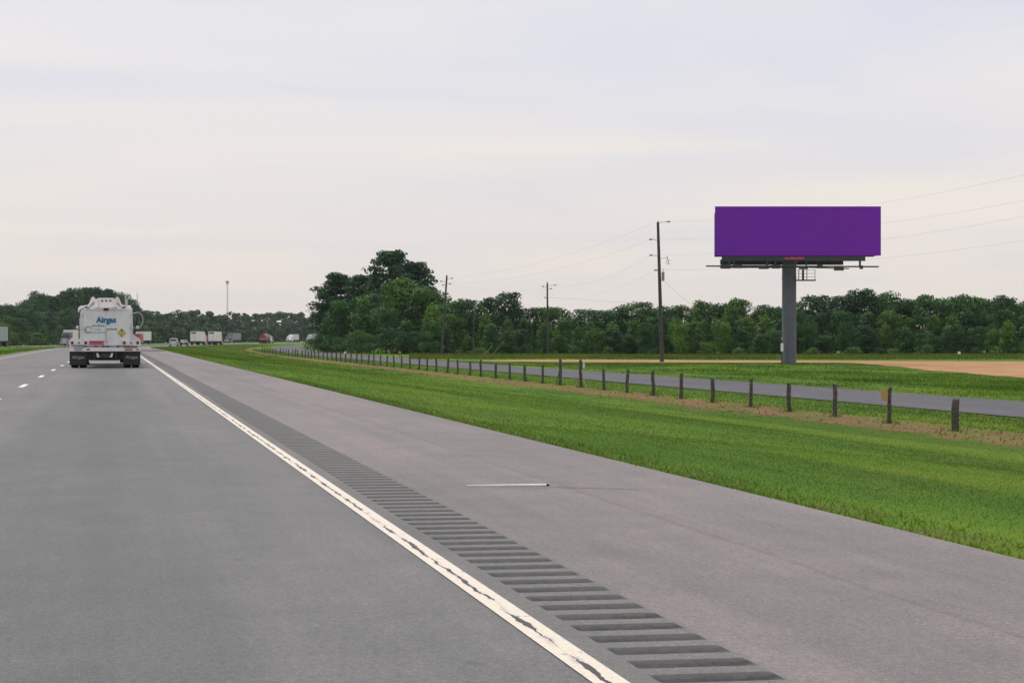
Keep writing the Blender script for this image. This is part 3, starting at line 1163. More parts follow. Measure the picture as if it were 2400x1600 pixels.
left_row(-62, 2.6, lambda px, zc, g: hgt(ltop(px), zc) - g + rr.uniform(-1.2, .3), lambda: (rr.choice(['broad', 'broad', 'pine']), rr.randint(0, 3)), 'forest_tree', 'tall dark tree in the roadside wood', 9.0)
left_row(-52, 2.6, lambda px, zc, g: (hgt(ltop(px), zc) - g) * rr.uniform(.55, .78), lambda: (rr.choice(['broad', 'bright', 'broad']), rr.randint(0, 3)), 'leafy_tree', 'mid-height leafy tree in the roadside wood', 7.0)
left_row(-45, 2.4, lambda px, zc, g: rr.uniform(3.2, 6.5), lambda: (rr.choice(['bright', 'young', 'shrub']), rr.randint(0, 3)), 'young_tree', 'low bushy tree before the roadside wood', 5.0)

# -- the far wood behind the distant traffic: one hazy mass
fv, fs = [], []
g = random.Random(9)
cnt = 0
for row, (u, hb) in enumerate([(-46, 7.5), (-54, 10.5), (-64, 12.5), (-78, 14.0), (-96, 15.0)]):
    px = 318.0
    while px < 860:
        zc = zc_on_u(px, u + g.uniform(-2, 2))
        if zc is None:
            break
        X, Y = place(px, zc)
        h = hb * g.uniform(.8, 1.15) * (zc / 950) ** 0.85
        if row >= 3:
            tp = 731 + 3 * math.sin(px * 0.05) + 2.5 * math.sin(px * 0.021 + 2) - (7 if 545 < px < 590 else 0)
            h = min(h * 1.05, (hgt(tp, zc) + 1.0)) + g.uniform(-.6, .6)
        w = g.uniform(6, 10)
        nl = 950
        v, sh = leaf_cloud(broad_clumps(h, w, cnt, 18, 0.03), nl, 1.15, cnt + 900)
        v = v + np.array([X, Y, float(ground(X, Y)) - .1])
        fv.append(v)
        fs.append(sh)
        cnt += 1
        px += 4.6 * g.uniform(.7, 1.3) * F / zc
fvv = np.concatenate(fv)
fo = link('distant_wood', np_mesh('distant_wood', fvv, quads(len(fvv) // 4), M['leaf_far'], {'shade': np.concatenate(fs)}))
tag(fo, 'hazy far wood behind the distant traffic', 'wood', kind='stuff')

# ------------------------------------------------------------------ fence of wooden posts
post_px = [2239, 2084, 1957, 1850, 1759, 1671, 1596, 1531, 1469, 1416, 1362, 1313, 1271, 1231, 1195, 1162, 1127, 1101, 1073, 1049,
           1023, 1001, 981, 961, 941, 923, 907, 891, 876, 863, 848, 835, 821.5, 809.5, 799, 788, 779, 768, 758, 747.5, 738.5, 729.6, 722,
           715, 708, 698, 691.5, 685, 677, 670, 663, 657, 647, 640, 632, 626, 620, 615]
fence = empty('post_fence', (20.0, 60, GZ))
tag(fence, 'line of weathered wooden fence posts running along the grass bank', 'fence')


def fence_x(Y):
    return float(np.interp(Y, [30, 48, 90, 160, 4000], [19.3, 19.9, 20.7, 21.0, 21.0]))


def on_fence(px):
    ratio = (px - 1200) / F * CP + SP
    zc = 20.9 / ratio
    for _ in range(40):
        xc = (px - 1200) / F * zc
        Yv = zc * CP - xc * SP
        zc = 0.5 * zc + 0.5 * (fence_x(Yv) + float(curve(Yv))) / ratio
    return zc


# one weathered post: round, slightly crooked, split top
def post_mesh(seed, r):
    g = random.Random(seed)
    mb = MB()
    n = 9
    prof = []
    vs, fs = [], []
    lev = [-0.25, 0.0, 0.35, 0.7, 0.93, 1.0]
    bend = [(g.uniform(-.02, .02), g.uniform(-.02, .02)) for _ in lev]
    for (z, (bx, by)) in zip(lev, bend):
        for k in range(n):
            a = 2 * math.pi * k / n
            rr_ = r * (1.06 - 0.1 * max(z, 0)) * g.uniform(.9, 1.08) * (0.86 if z == 1.0 else 1)
            vs.append((bx + rr_ * math.cos(a), by + rr_ * math.sin(a), z + (g.uniform(-.03, .02) if z == 1.0 else 0)))
    for i in range(len(lev) - 1):
        for k in range(n):
            k2 = (k + 1) % n
            fs.append((i * n + k, i * n + k2, (i + 1) * n + k2, (i + 1) * n + k))
    fs.append(tuple((len(lev) - 1) * n + k for k in range(n)))
    mb.raw(vs, fs)
    return mb.mesh('post', M['post_wood'], True)


posts_me = [post_mesh(300 + i, .062) for i in range(5)]
fp = []
g = random.Random(3)
for i, px in enumerate(post_px):
    zc = on_fence(px)
    X, Y = place(px, zc)
    z = float(ground(X, Y))
    h = g.uniform(.84, .99)
    th = g.uniform(.9, 1.15)
    if px == 2239:
        h, th = .78, 1.45
    if px in (2084, 1957):
        h = .95
    if px in (1313, 1362):
        h, th = 1.26, 1.15
    o = link('post', posts_me[i % 5], fence)
    o.location = (X - 20.0, Y - 60, z - GZ)
    o.rotation_euler = (g.uniform(-.03, .03), g.uniform(-.085, .01), g.uniform(0, 6))
    o.scale = (th, th, h)
    fp.append((X, Y, z, h))
# fence wires, thin
for hz in (.30, .55, .78):
    mb = MB()
    for a, b in zip(fp[:-1], fp[1:]):
        mb.tube((a[0] - 20 - .07, a[1] - 60, a[2] - GZ + hz), (b[0] - 20 - .07, b[1] - 60, b[2] - GZ + hz), .0022, n=3, caps=False)
    mb.build('wire', M['fence_wire'], fence)
# weeds left standing round the post feet
wx, wy = [], []
for (X, Y, z, h) in fp[:34]:
    nW = 46
    wx.append(X + rng.normal(0, .14, nW))
    wy.append(Y + rng.normal(0, .16, nW))
wx, wy = np.concatenate(wx), np.concatenate(wy)
blades('fence_weeds', wx, wy, rng.uniform(.05, .24, len(wx)), rng.uniform(.012, .03, len(wx)), M['tall_blade'], 'weeds left standing round the feet of the fence posts', .8)
# brace struts beside the two taller posts
for (i, dx) in ((post_px.index(1313), -1), (post_px.index(1362), 1)):
    X, Y, z, h = fp[i]
    j = i + 1 if dx < 0 else i - 1
    X2, Y2, z2, h2 = fp[j]
    t = 0.22
    mb = MB().tube((X - 20, Y - 60, z - GZ + .85), (X + (X2 - X) * t - 20, Y + (Y2 - Y) * t - 60, z - GZ + .02), .022 if dx < 0 else .015, n=6)
    mb.build('brace', M['post_wood'] if dx < 0 else M['dead_stalk'], fence)
X, Y, z, h = fp[post_px.index(1362)]
mb = MB().box((X - 20 + .11, Y - 60 - .075, z - GZ + 1.0), (.07, .012, .24), .004)
mb.build('white_tag', M['white'], fence)['label'] = 'small white tag on the taller post'
X, Y, z, h = fp[1]
mb = MB().plate([(-.22, .90), (-.02, .92), (-.02, .58), (-.14, .59), (-.19, .68)], -.012, .012)
for v_i, v in enumerate(mb.v):
    mb.v[v_i] = (v[0] + X - 20 - .05, v[1] + Y - 60 - .085, v[2] + z - GZ)
mb.build('sign_board', M['tan_sign'], fence)['label'] = 'faded tan board fixed to one post'

# ------------------------------------------------------------------ billboard
BZ = 165.0
BX, BY = place(1849.5, BZ)
PM = F / BZ                                  # photograph pixels per metre there
bb = empty('billboard', (BX, BY, CAMH - 59.7 / F * BZ - .05), -PSI)
tag(bb, 'tall billboard with a plain purple face on one steel post', 'billboard')


def bx(px):
    return (px - 1849.5) / PM


def bz(py):
    return (851.7 - py) / PM + .05


x0, x1, z0, z1 = bx(1672.2), bx(2057.8), bz(600.7), bz(486.2)
MB().box(((x0 + x1) / 2, -1.25, (z0 + z1) / 2), (x1 - x0, .10, z1 - z0), .012).build('purple_face', M['purple'], bb)
MB().box(((x0 + x1) / 2 + .03, 1.15, (z0 + z1) / 2 - .18), (x1 - x0 - .3, .10, z1 - z0 - .36), .012).build('rear_face', M['frame'], bb)
for k in range(9):
    xx = x0 + .4 + (x1 - x0 - .8) * k / 8
    MB().box((xx, -1.12, (z0 + z1) / 2 - .15), (.10, .14, z1 - z0 - .25)).box((xx, 1.02, (z0 + z1) / 2 - .15), (.10, .14, z1 - z0 - .5)).build('upright', M['frame'], bb)
zb0, zb1 = bz(613), bz(601.2)
MB().box(((bx(1688) + bx(2022)) / 2, -1.16, (zb0 + zb1) / 2), (bx(2022) - bx(1688), .16, zb1 - zb0), .01).build('apron', M['frame'], bb)
MB().box(((bx(1690) + bx(1978)) / 2, .55, zb0 - .03), (bx(1978) - bx(1690), .5, .42), .02).build('torsion_beam', M['frame'], bb)
for k in range(5):
    xx = x0 + 1.6 + (x1 - x0 - 3.2) * k / 4
    MB().box((xx, -.05, zb0 + .35), (.22, 2.3, .26), .01).build('cross_arm', M['frame'], bb)
# post with flared collar
pr = .555
MB().lathe([(pr * 1.02, -.4), (pr * 1.02, .1), (pr, .14), (pr, bz(700)), (pr * .99, bz(699)), (pr * .99, bz(618)), (pr * 1.25, bz(613)), (pr * 1.25, bz(610)), (pr * .9, bz(606))], axis='z', n=28).build('post', M['pole_steel'], bb, shade_smooth=True)
MB().lathe([(pr + .02, 4.1), (pr + .02, 4.2)], axis='z', n=28).build('weld_band', M['pole_steel'], bb)
MB().lathe([(pr + .02, 6.6), (pr + .02, 6.7)], axis='z', n=28).build('weld_band', M['pole_steel'], bb)
# catwalk rails below the face
zr0 = bz(626)
mb = MB()
mb.tube((bx(1649), -2.0, bz(625.6)), (bx(2049), -2.0, bz(627)), .06, n=6)
mb.build('catwalk_rail', M['frame'], bb)
MB().tube((bx(1683), -1.55, bz(626.5)), (bx(1836), -1.55, bz(626.5)), .11, n=6).build('catwalk_rail', M['frame'], bb)
MB().tube((bx(1866), -1.55, bz(627.5)), (bx(1982), -1.55, bz(631)), .045, n=6).build('catwalk_rail', M['frame'], bb)
for i in range(5):
    a = bx(1684) + i * (bx(1905) - bx(1684)) / 5
    b = a + (bx(1905) - bx(1684)) / 5 - .06
    MB().box(((a + b) / 2, -1.7, bz(628.5)), (b - a, .55, .035)).build('catwalk_grating', M['frame'], bb)
for px in (1704, 1714.5, 1792, 1811, 1883, 1909.5, 2007.5):
    MB().box((bx(px), -1.6, (bz(611) + bz(626)) / 2), (.15 if px in (1704, 1792, 2007.5) else .10, .10, bz(611) - bz(626))).build('hanger', M['frame'], bb)
for (px, w, py) in ((1694.5, 22, 627.5), (1723, 18, 626.5), (1782.5, 23, 628.5), (1811, 18, 627.5), (1874, 20, 629), (1912, 12, 627), (1956, 22, 632), (2008, 7, 628.5)):
    MB().box((bx(px), -2.15, bz(py)), (w / PM, .36, .27), .03).tube((bx(px), -2.1, bz(py)), (bx(px), -1.55, bz(py) + .02), .03, n=6).build('flood_lamp', M['frame'], bb)
# access platform with rails right of the post
zp = bz(657)
mb = MB().box((bx(1888), -.1, zp), (44 / PM, .9, .09))
mb.build('access_platform', M['frame'], bb)
for px in (1870, 1880, 1889, 1908):
    MB().tube((bx(px), -.5, zp), (bx(px), -.5, bz(632)), .03 if px != 1880 else .085, n=6).build('platform_rail', M['frame'] if px != 1908 else M['steel'], bb)
for py in (642, 650, 634):
    MB().tube((bx(1866), -.5, bz(py)), (bx(1908), -.5, bz(py) + .03), .018, n=5).build('platform_rail', M['steel'], bb)
mb = MB()
for sx in (-.16, .16):
    mb.tube((pr + .28, sx, 3.0), (pr + .28, sx, bz(632)), .02, n=5)
for k in range(18):
    zz = 3.1 + k * .3
    if zz < bz(632):
        mb.tube((pr + .28, -.16, zz), (pr + .28, .16, zz), .014, n=4)
# red nameplate lettering on the apron: too small to read, strokes of uneven height
g = random.Random(4)
MB().box((bx(1856), -1.25, bz(606.7)), (1.72, .012, .24)).build('nameplate', simple('nameplate_dark', (0.10, .03, .05), .6), bb)
mb = MB()
xx = bx(1834)
while xx < bx(1878):
    w = g.uniform(.06, .13)
    mb.box((xx + w / 2, -1.264, bz(606.8) + g.uniform(-.03, .03)), (w, .012, g.uniform(.12, .2)))
    xx += w + g.uniform(.03, .05)
mb.build('nameplate_lettering', M['red_print'], bb)

# electric meter on a short post beside the billboard
mx_, my_ = place(1832.5, BZ - .9)
MZ = float(ground(mx_, my_))
mt = empty('meter_post', (mx_, my_, MZ), -PSI)
tag(mt, 'small white meter box on a stake left of the billboard post', 'meter box')
MB().box((0, 0, .9), (.09, .09, 1.85)).build('stake', M['pole_wood'], mt)
MB().box((0, -.10, 1.25), (.20, .12, .62), .02).build('meter_box', M['white'], mt)
MB().tube((0, 0, 1.6), (0, 0, 2.05), .03, n=6).build('conduit', M['steel'], mt)


# ------------------------------------------------------------------ utility poles and wires
def pole(name, label, px_b, py_b, px_t, py_t, r, brackets, cat='utility pole'):
    zc = F * (CAMH - GZ) / (py_b - HOR)
    X, Y = place(px_b, zc)
    pm = F / zc
    o = empty(name, (X, Y, GZ), -PSI)
    tag(o, label, cat, 'wooden utility poles')
    h = (py_b - py_t) / pm
    lean = (px_t - px_b) / pm
    mb = MB()
    seg = 6
    for k in range(seg):
        a, b = k / seg, (k + 1) / seg
        mb.tube((lean * a, 0, h * a - (.3 if k == 0 else 0)), (lean * b, 0, h * b), r * (1 - .38 * a), r * (1 - .38 * b), 10)
    mb.build('shaft', M['pole_wood'], o, shade_smooth=True)
    MB().tube((lean, 0, h), (lean, 0, h + .16), .05, .035, 6).build('pole_top_insulator', M['porcelain'], o)
    pts = []
    for (dx, py) in brackets:
        z = (py_b - py) / pm
        cx = lean * z / h
        x = dx / pm
        s = 1 if x > cx else -1
        MB().tube((cx, 0, z - .12), (x - s * .12, 0, z), .022, n=5).build('bracket', M['fence_wire'], o)
        MB().lathe([(.05, -.16), (.085, -.11), (.055, -.07), (.09, -.02), (.055, .03), (.085, .08), (.05, .14)], (x, 0, z), 'x', 8).build('insulator', M['porcelain'], o)
    return o, zc, pm


def pt(px, py, zc):
    x, y = place(px, zc)
    return Vector((x, y, hgt(py, zc)))


pa, za, pma = pole('utility_pole', 'tallest dark utility pole, standing left of the billboard', 1551.5, 848.6, 1542, 521, .20,
                   [(-26, 561), (-25.5, 598), (16, 519.5), (-14, 633)])
pb_, zb_, pmb = pole('utility_pole', 'middle utility pole in front of the wood, with two leaning guy wires', 1283.7, 831, 1282.7, 663, .17,
                     [(-11, 671), (18, 668), (8, 676), (-6, 697)])
pc_, zcc, pmc = pole('utility_pole', 'leaning utility pole at the right end of the tree clump', 1035, 833, 1047.3, 646, .17,
                     [(-1, 659), (24, 652), (20, 665), (4, 668)])
# transformer and cut-out on the tallest pole
MB().lathe([(.10, -.42), (.135, -.40), (.135, .36), (.10, .42)], ((1551 - 1551.5) / pma + .10, -.28, (848.6 - 648) / pma), 'z', 12).tube((.06, -.28, (848.6 - 637) / pma), (.12, -.28, (848.6 - 629) / pma), .03, .02, 6).build('transformer', M['grey_body'], pa)
MB().tube((.45, -.1, (848.6 - 600) / pma), (.62, -.1, (848.6 - 618) / pma), .03, n=6).path([Vector((.62 + .22 * math.cos(t), -.1, (848.6 - 614) / pma + .22 * math.sin(t))) for t in np.linspace(.6, 5.4, 9)], .02, 5).tube((-.1, 0, (848.6 - 606) / pma), (.48, -.1, (848.6 - 604) / pma), .02, n=5).build('fuse_cutout', M['porcelain'], pa)

PDX, PDY = place(2900, 150.0)
pd = empty('utility_pole', (PDX, PDY, GZ))
tag(pd, 'utility pole just outside the right edge carrying the four rising wires', 'utility pole', 'wooden utility poles')
MB().tube((0, 0, -.3), (0, 0, 18.4), .24, .15, 10).build('shaft', M['pole_wood'], pd, shade_smooth=True)


def span(name, label, a, b, sag, r=.011, n=22, mat='wire'):
    mb = MB()
    pts = [a.lerp(b, t) - Vector((0, 0, 4 * sag * t * (1 - t))) for t in np.linspace(0, 1, n + 1)]
    for p, q in zip(pts[:-1], pts[1:]):
        mb.tube(p, q, r, n=4, caps=False)
    o = mb.build(name, M[mat])
    tag(o, label, 'wire', 'overhead power wires')
    return o


zD = PDX * SP + PDY * CP
labs = ['topmost', 'second', 'third', 'lowest']
for i, (pxa, pya, yR) in enumerate([(1542, 519, 410), (1525.5, 561, 470), (1526, 598, 507), (1540, 633, 564)]):
    A = pt(pxa, pya, za)
    # the span that rises to the right edge of the picture
    xcA, xcD = (pxa - 1200) / F * za, PDX * CP - PDY * SP
    t = (.24 * za - xcA) / ((xcD - xcA) - .24 * (zD - za))
    zt = za + (zD - za) * t
    zobs = hgt(yR, zt)
    k = (HOR - pya) / F * (za - zD)
    s = (zobs - A.z + k * t) / (4 * t - 4 * t * (1 - t))
    D = Vector((PDX, PDY, A.z + 4 * s - k))
    span('overhead_wire', '%s of the four wires rising to the right edge behind the billboard' % labs[i], A, D, s, .0065)
    if i < 2:
        B = pt((1047.3, 1050)[i], (648, 662)[i], zcc)
        span('overhead_wire', '%s wire running left from the tallest pole to the leaning pole' % ('upper', 'lower')[i], A, B, 1.1, .0055)
    else:
        B = pt((1300, 1284)[i - 2], (668, 697)[i - 2], zb_)
        span('overhead_wire', '%s wire running left from the tallest pole to the middle pole' % ('upper', 'lower')[i - 2], A, B, 1.0, .0055)
span('overhead_wire', 'wire between the leaning pole and the middle pole', pt(1055, 668, zcc), pt(1277, 676, zb_), .45, .0055)
span('overhead_wire', 'low cable passing behind the billboard post in front of the wood', pt(1284, 697, zb_), pt(2520, 757, 262), .3, .009, mat='wire_dark')
span('service_wire', 'service wire sloping down from the tallest pole to the meter box', pt(1553, 655, za), Vector((mx_, my_, MZ + 2.0)), 1.2, .008, mat='wire_dark')
for i, (px, py) in enumerate(((1130.6, 835), (1151, 835))):
    zg = F * (CAMH - GZ) / (py - HOR)
    A = pt(px, py, zg)
    B = pt(1282.5, (672, 684)[i], zb_)
    gw = empty('guy_wire', A)
    tag(gw, '%s guy wire of the middle pole, pale guard at its foot' % ('left', 'right')[i], 'guy wire', 'guy wires of the middle pole')
    MB().tube((0, 0, 0), B - A, .004, n=4, caps=False).build('strand', M['wire_dark'], gw)
    MB().tube((B - A) * .006, (B - A) * .14, .024, n=6).build('guard', M['dead_stalk'], gw)

# slender bare pole and a short stub at the edge of the wood
X, Y, z = at(1109.5, 831.5)
bp = MB().tube((0, 0, -.2), (.03, 0, 5.9), .10, .07, 8).build('slender_pole', M['pole_wood'], None, (X, Y, GZ), True)
tag(bp, 'short slender bare pole at the edge of the wood', 'pole')
X, Y, z = at(1118, 833)
bp = MB().tube((0, 0, -.2), (0, 0, .75), .07, .06, 8).lathe([(.075, .75), (.05, .8)], axis='z', n=8).build('marker_stub', M['pole_wood'], None, (X, Y, GZ), True)
tag(bp, 'knee-high stub post right of the slender pole', 'post')
for (px, py, hh, mat, nm, lab) in ((937, 838, .62, 'orange', 'marker_post', 'little orange marker beside the frontage road under the tree clump'),
                                    (809, 838, .55, 'white', 'marker_post', 'little white marker beside the frontage road near the left end of the clump'),
                                    (2248, 846, .8, 'white', 'marker_post', 'pale little marker at the edge of the wood near the right edge')):
    X, Y, z = at(px, py)
    o = empty(nm, (X, Y, GZ), -PSI)
    tag(o, lab, 'marker')
    MB().box((0, 0, hh / 2 - .05), (.06, .04, hh)).build('stake', M['pole_wood'], o)
    MB().box((0, -.03, hh), (.26, .03, .26), .01).build('plate', M[mat], o)

# far masts
for (px, top, zc, wd, lab) in ((532.8, 658, 1500, .85, 'thin far radio mast above the wood between the trucks and the tree clump'), (321.5, 686, 1900, .5, 'very faint radio mast just right of the tanker truck')):
    X, Y = place(px, zc)
    z = float(ground(X, Y))
    h = hgt(top, zc) - z
    o = empty('radio_mast', (X, Y, z), 0)
    tag(o, lab, 'radio mast')
    for a in range(3):
        t = a * 2.0944
        MB().tube((wd * .58 * math.cos(t), wd * .58 * math.sin(t), 0), (wd * .5 * math.cos(t), wd * .5 * math.sin(t), h), .11, n=5).build('leg', M['mast'], o)
    mb = MB()
    nb = int(h / 2.2)
    for k in range(nb):
        for a in range(3):
            t, t2 = a * 2.0944, (a + 1) * 2.0944
            za_, zb2 = h * k / nb, h * (k + 1) / nb
            mb.tube((wd * .55 * math.cos(t), wd * .55 * math.sin(t), za_), (wd * .55 * math.cos(t2), wd * .55 * math.sin(t2), zb2), .05, n=3, caps=False)
    mb.build('lattice', M['mast'], o)
    if wd > .6:
        MB().box((0, 0, h - .9), (2.1, 2.1, 1.5), .1).box((0, 0, h - 2.1), (1.4, 1.4, .4)).build('antenna_head', M['mast'], o)


# ------------------------------------------------------------------ vehicles
def text(name, body, mat, parent, loc, size, bold=0.0, sx=1.0, align='LEFT'):
    c = bpy.data.curves.new(name, 'FONT')
    c.body = body
    c.size = size
    c.offset = bold
    c.extrude = 0.002
    c.align_x = align
    c.resolution_u = 3
    c.materials.append(mat)
    t = bpy.data.objects.new(name, c)
    COL.objects.link(t)
    bpy.context.view_layer.update()
    me = bpy.data.meshes.new_from_object(t.evaluated_get(bpy.context.evaluated_depsgraph_get()))
    bpy.data.objects.remove(t)
    o = link(name, me, parent, loc)
    o.rotation_euler = (math.pi / 2, 0, 0)
    o.scale = (sx, 1, 1)
    return o


WHEEL = {}


def wheel(parent, x, y, r, w, rim='steel'):
    key = (r, w, rim)
    if key not in WHEEL:
        t = MB().lathe([(r * .62, -w / 2), (r * .93, -w / 2), (r, -w * .36), (r, w * .36), (r * .93, w / 2), (r * .62, w / 2)], axis='x', n=22).mesh('tyre', M['rubber'], True)
        d = MB().lathe([(r * .1, -w * .52), (r * .35, -w * .50), (r * .6, -w * .40), (r * .6, w * .40), (r * .35, w * .50), (r * .1, w * .52)], axis='x', n=16).mesh('rim', M[rim], True)
        WHEEL[key] = (t, d)
    t, d = WHEEL[key]
    e = link('wheel', t, parent, (x, y, r))
    link('rim', d, e)
    return e


# ---- the tanker truck ahead in the lane
TZ = 78.0
TX, TY = place(246.2, TZ)
tk = empty('tanker_truck', (TX, TY, float(zroad(TY))), -0.004, .967)
tag(tk, 'white gas tanker truck with blue lettering on its rear, ahead in the lane', 'tanker truck')
W_, CB, BL = M['truck_white'], M['cabinet'], M['black']
# tank barrel with dished rear head
L = 11.2
MB().lathe([(.02, .60), (.35, .63), (.66, .70), (.86, .82), (.96, .96), (1.0, 1.15), (1.0, L - .6), (.9, L - .2), (.5, L), (.05, L + .05)], (0.01, 0, 1.65), 'y', 40).build('tank', W_, tk, shade_smooth=True)
for yy in (3.2, 5.6, 8.0):
    MB().lathe([(1.0, yy - .04), (1.018, yy - .03), (1.018, yy + .03), (1.0, yy + .04)], (0.01, 0, 1.65), 'y', 40).build('tank_band', M['steel'], tk)
# rear cabinet with rounded shoulders
cab = [(-.93, .80), (1.0, .80), (1.0, 1.95), (.985, 2.07), (.93, 2.16), (.84, 2.20), (-.72, 2.20), (-.84, 2.17), (-.91, 2.09), (-.93, 1.97)]
MB().plate(cab, .05, .95).build('rear_cabinet', CB, tk)
MB().plate([(-.80, .86), (.02, .86), (.02, 2.12), (-.74, 2.12), (-.80, 2.05)], .025, .05).build('cabinet_door', CB, tk)
MB().plate([(.05, .86), (.93, .86), (.93, 2.03), (.88, 2.12), (.05, 2.12)], .025, .05).build('cabinet_door', CB, tk)
for zz in (1.02, 1.5, 1.98):
    MB().tube((-.82, .03, zz - .05), (-.82, .03, zz + .05), .018, n=6).tube((.95, .03, zz - .05), (.95, .03, zz + .05), .018, n=6).build('hinge', M['steel'], tk)
MB().box((.035, .012, 1.2), (.02, .03, .5)).box((.035, .0, 1.02), (.05, .05, .10)).build('door_latch', M['steel'], tk)
MB().box((.04, .06, 2.21), (1.62, .1, .03)).build('cabinet_lip', W_, tk)
# raised rails / ears at the top corners and rear head frame
for s in (-1, 1):
    MB().plate([(s * .76, 2.30), (s * .60, 2.46), (s * .52, 2.66), (s * .47, 2.71), (s * .40, 2.68), (s * .34, 2.55), (s * .50, 2.44), (s * .62, 2.30)], .80, .95).build('hose_guard', W_, tk)
    MB().lathe([(.10, .70), (.165, .74), (.165, .95)], (s * .86, 0, 2.20), 'y', 16).build('shoulder_cap', W_, tk, shade_smooth=True)
    MB().box((s * .72, .68, 2.31), (.10, .05, .055), .01).build('marker_lamp', BL, tk)
MB().plate([(-.42, 2.28), (.46, 2.28), (.42, 2.60), (.28, 2.655), (-.24, 2.655), (-.38, 2.60)], .62, .80).build('rear_fairing', W_, tk)
for xx in (-.115, .04, .195):
    MB().lathe([(.02, .585), (.036, .59), (.036, .63)], (xx, 0, 2.545), 'y', 10).build('marker_lamp', M['lamp_red'], tk)
MB().box((.04, .0, 2.215), (.19, .08, .085), .01).build('work_lamp', BL, tk)
MB().tube((-.24, .61, 2.28), (-.24, .61, 2.55), .012, n=5).build('ladder_rail', M['steel'], tk)
MB().tube((.44, .57, 2.20), (.44, .57, 2.30), .02, n=6).tube((.36, .57, 2.23), (.36, .57, 2.29), .02, n=6).build('valve', M['steel'], tk)
MB().path([Vector((-.96, .0, 1.1)), Vector((-.965, .0, 2.0)), Vector((-.92, .05, 2.18)), Vector((-.80, .25, 2.25))], .022, 6).build('vent_pipe', M['navy'], tk)
# fenders, deck and bumper
for s in (-1, 1):
    fpn = [(s * .93, .76), (s * 1.325, .76), (s * 1.325, 1.00), (s * 1.29, 1.09), (s * 1.20, 1.16), (s * 1.08, 1.24), (s * .99, 1.32), (s * .935, 1.33)]
    MB().plate(fpn, .30, 2.9).build('fender', W_, tk)
    MB().plate([(s * .64, .86), (s * 1.33, .86), (s * 1.33, 1.04), (s * .64, 1.04)], -.06, .02).build('lamp_panel', W_, tk)
    for xx, r_ in ((.715, .058), (.965, .034), (1.215, .058)):
        MB().lathe([(r_ * .6, -.085), (r_, -.075), (r_, -.055)], (s * xx, 0, .95), 'y', 14).build('tail_lamp', M['lamp_red'], tk)
MB().box((0, -.02, .695), (2.64, .16, .15), .012).build('bumper_beam', W_, tk)
MB().box((.02, .10, .79), (1.5, .12, .09)).build('valve_tray', M['grey_body'], tk)
for xx in (-.34, -.06, .10, .48):
    MB().box((xx, .02, .80), (.10, .06, .06), .01).build('tray_clamp', BL, tk)
MB().plate([(-1.19, .83), (-.80, .83), (-.86, .66), (-1.12, .66)], -.125, -.11).build('reflector_plate', M['pale_green'], tk)
MB().box((-1.0, -.115, .85), (.52, .03, .03)).build('step_edge', BL, tk)
MB().box((.95, -.115, .79), (.50, .03, .035)).build('step_edge', BL, tk)
MB().box((.88, -.108, .69), (.28, .02, .07)).build('amber_reflector', M['amber'], tk)
MB().box((1.21, -.108, .69), (.07, .02, .05)).box((-.62, -.108, .70), (.12, .02, .05)).build('side_reflector', M['maroon'], tk)
MB().box((0, .18, .47), (1.5, .14, .30)).box((0, .3, .40), (.5, .2, .2)).build('rear_crossmember', BL, tk)
MB().box((.0, -.0, .455), (.36, .03, .17), .01).build('number_plate', M['navy'], tk)
MB().plate([(-.33, .56), (-.25, .56), (-.20, .40), (-.30, .40)], -.04, .0).build('plate_bracket', W_, tk)
MB().plate([(.31, .56), (.23, .56), (.17, .40), (.27, .40)], -.04, .0).build('plate_bracket', W_, tk)
MB().plate([(-.60, .30), (-.56, .30), (-.54, .285), (.50, .285), (.52, .30), (.56, .30), (.545, .17), (-.575, .17)], -.22, -.13).build('underride_bar', W_, tk)
for s in (-1, 1):
    MB().box((s * .40, -.05, .42), (.07, .24, .36)).build('underride_strut', BL, tk)
    MB().plate([(s * .66, .11), (s * 1.315, .11), (s * 1.315, .625), (s * .66, .625)], .015, .035).build('mudflap', M['mudflap'], tk)
    text('mudflap_lettering', 'Airgas', M['flap_print'], tk, (s * .99, .008, .355), .16, .006, 1.12, 'CENTER')
    for yy in (.72, 1.95):
        wheel(tk, s * .83, yy, .50, .27)
        wheel(tk, s * 1.14, yy, .50, .27)
MB().box((0, 2.6, .42), (1.9, .05, .5)).build('under_shade_plate', BL, tk)  # black plate added under the trailer to stand in for its shade
MB().tube((-1.0, .72, .5), (1.0, .72, .5), .09, n=10).build('axle', BL, tk)
MB().tube((-1.0, 1.95, .5), (1.0, 1.95, .5), .09, n=10).build('axle', BL, tk)
MB().box((-.45, 5.6, .78), (.14, 10.4, .22)).box((.45, 5.6, .78), (.14, 10.4, .22)).build('chassis_rail', BL, tk)
# printing on the cabinet
text('lettering', 'Airgas', M['teal'], tk, (.045, .018, 1.715), .30, .016, .96, 'CENTER')
g = random.Random(12)


def scribble(name, x0, x1, z, h, mat, y=.02):
    mb = MB()
    x = x0
    while x < x1:
        w = g.uniform(.25, .7) * h
        mb.box((x + w / 2, y, z + g.uniform(-.1, .1) * h), (w, .006, h * g.uniform(.5, 1.0)))
        x += w + g.uniform(.15, .35) * h
    mb.build(name, mat, tk)


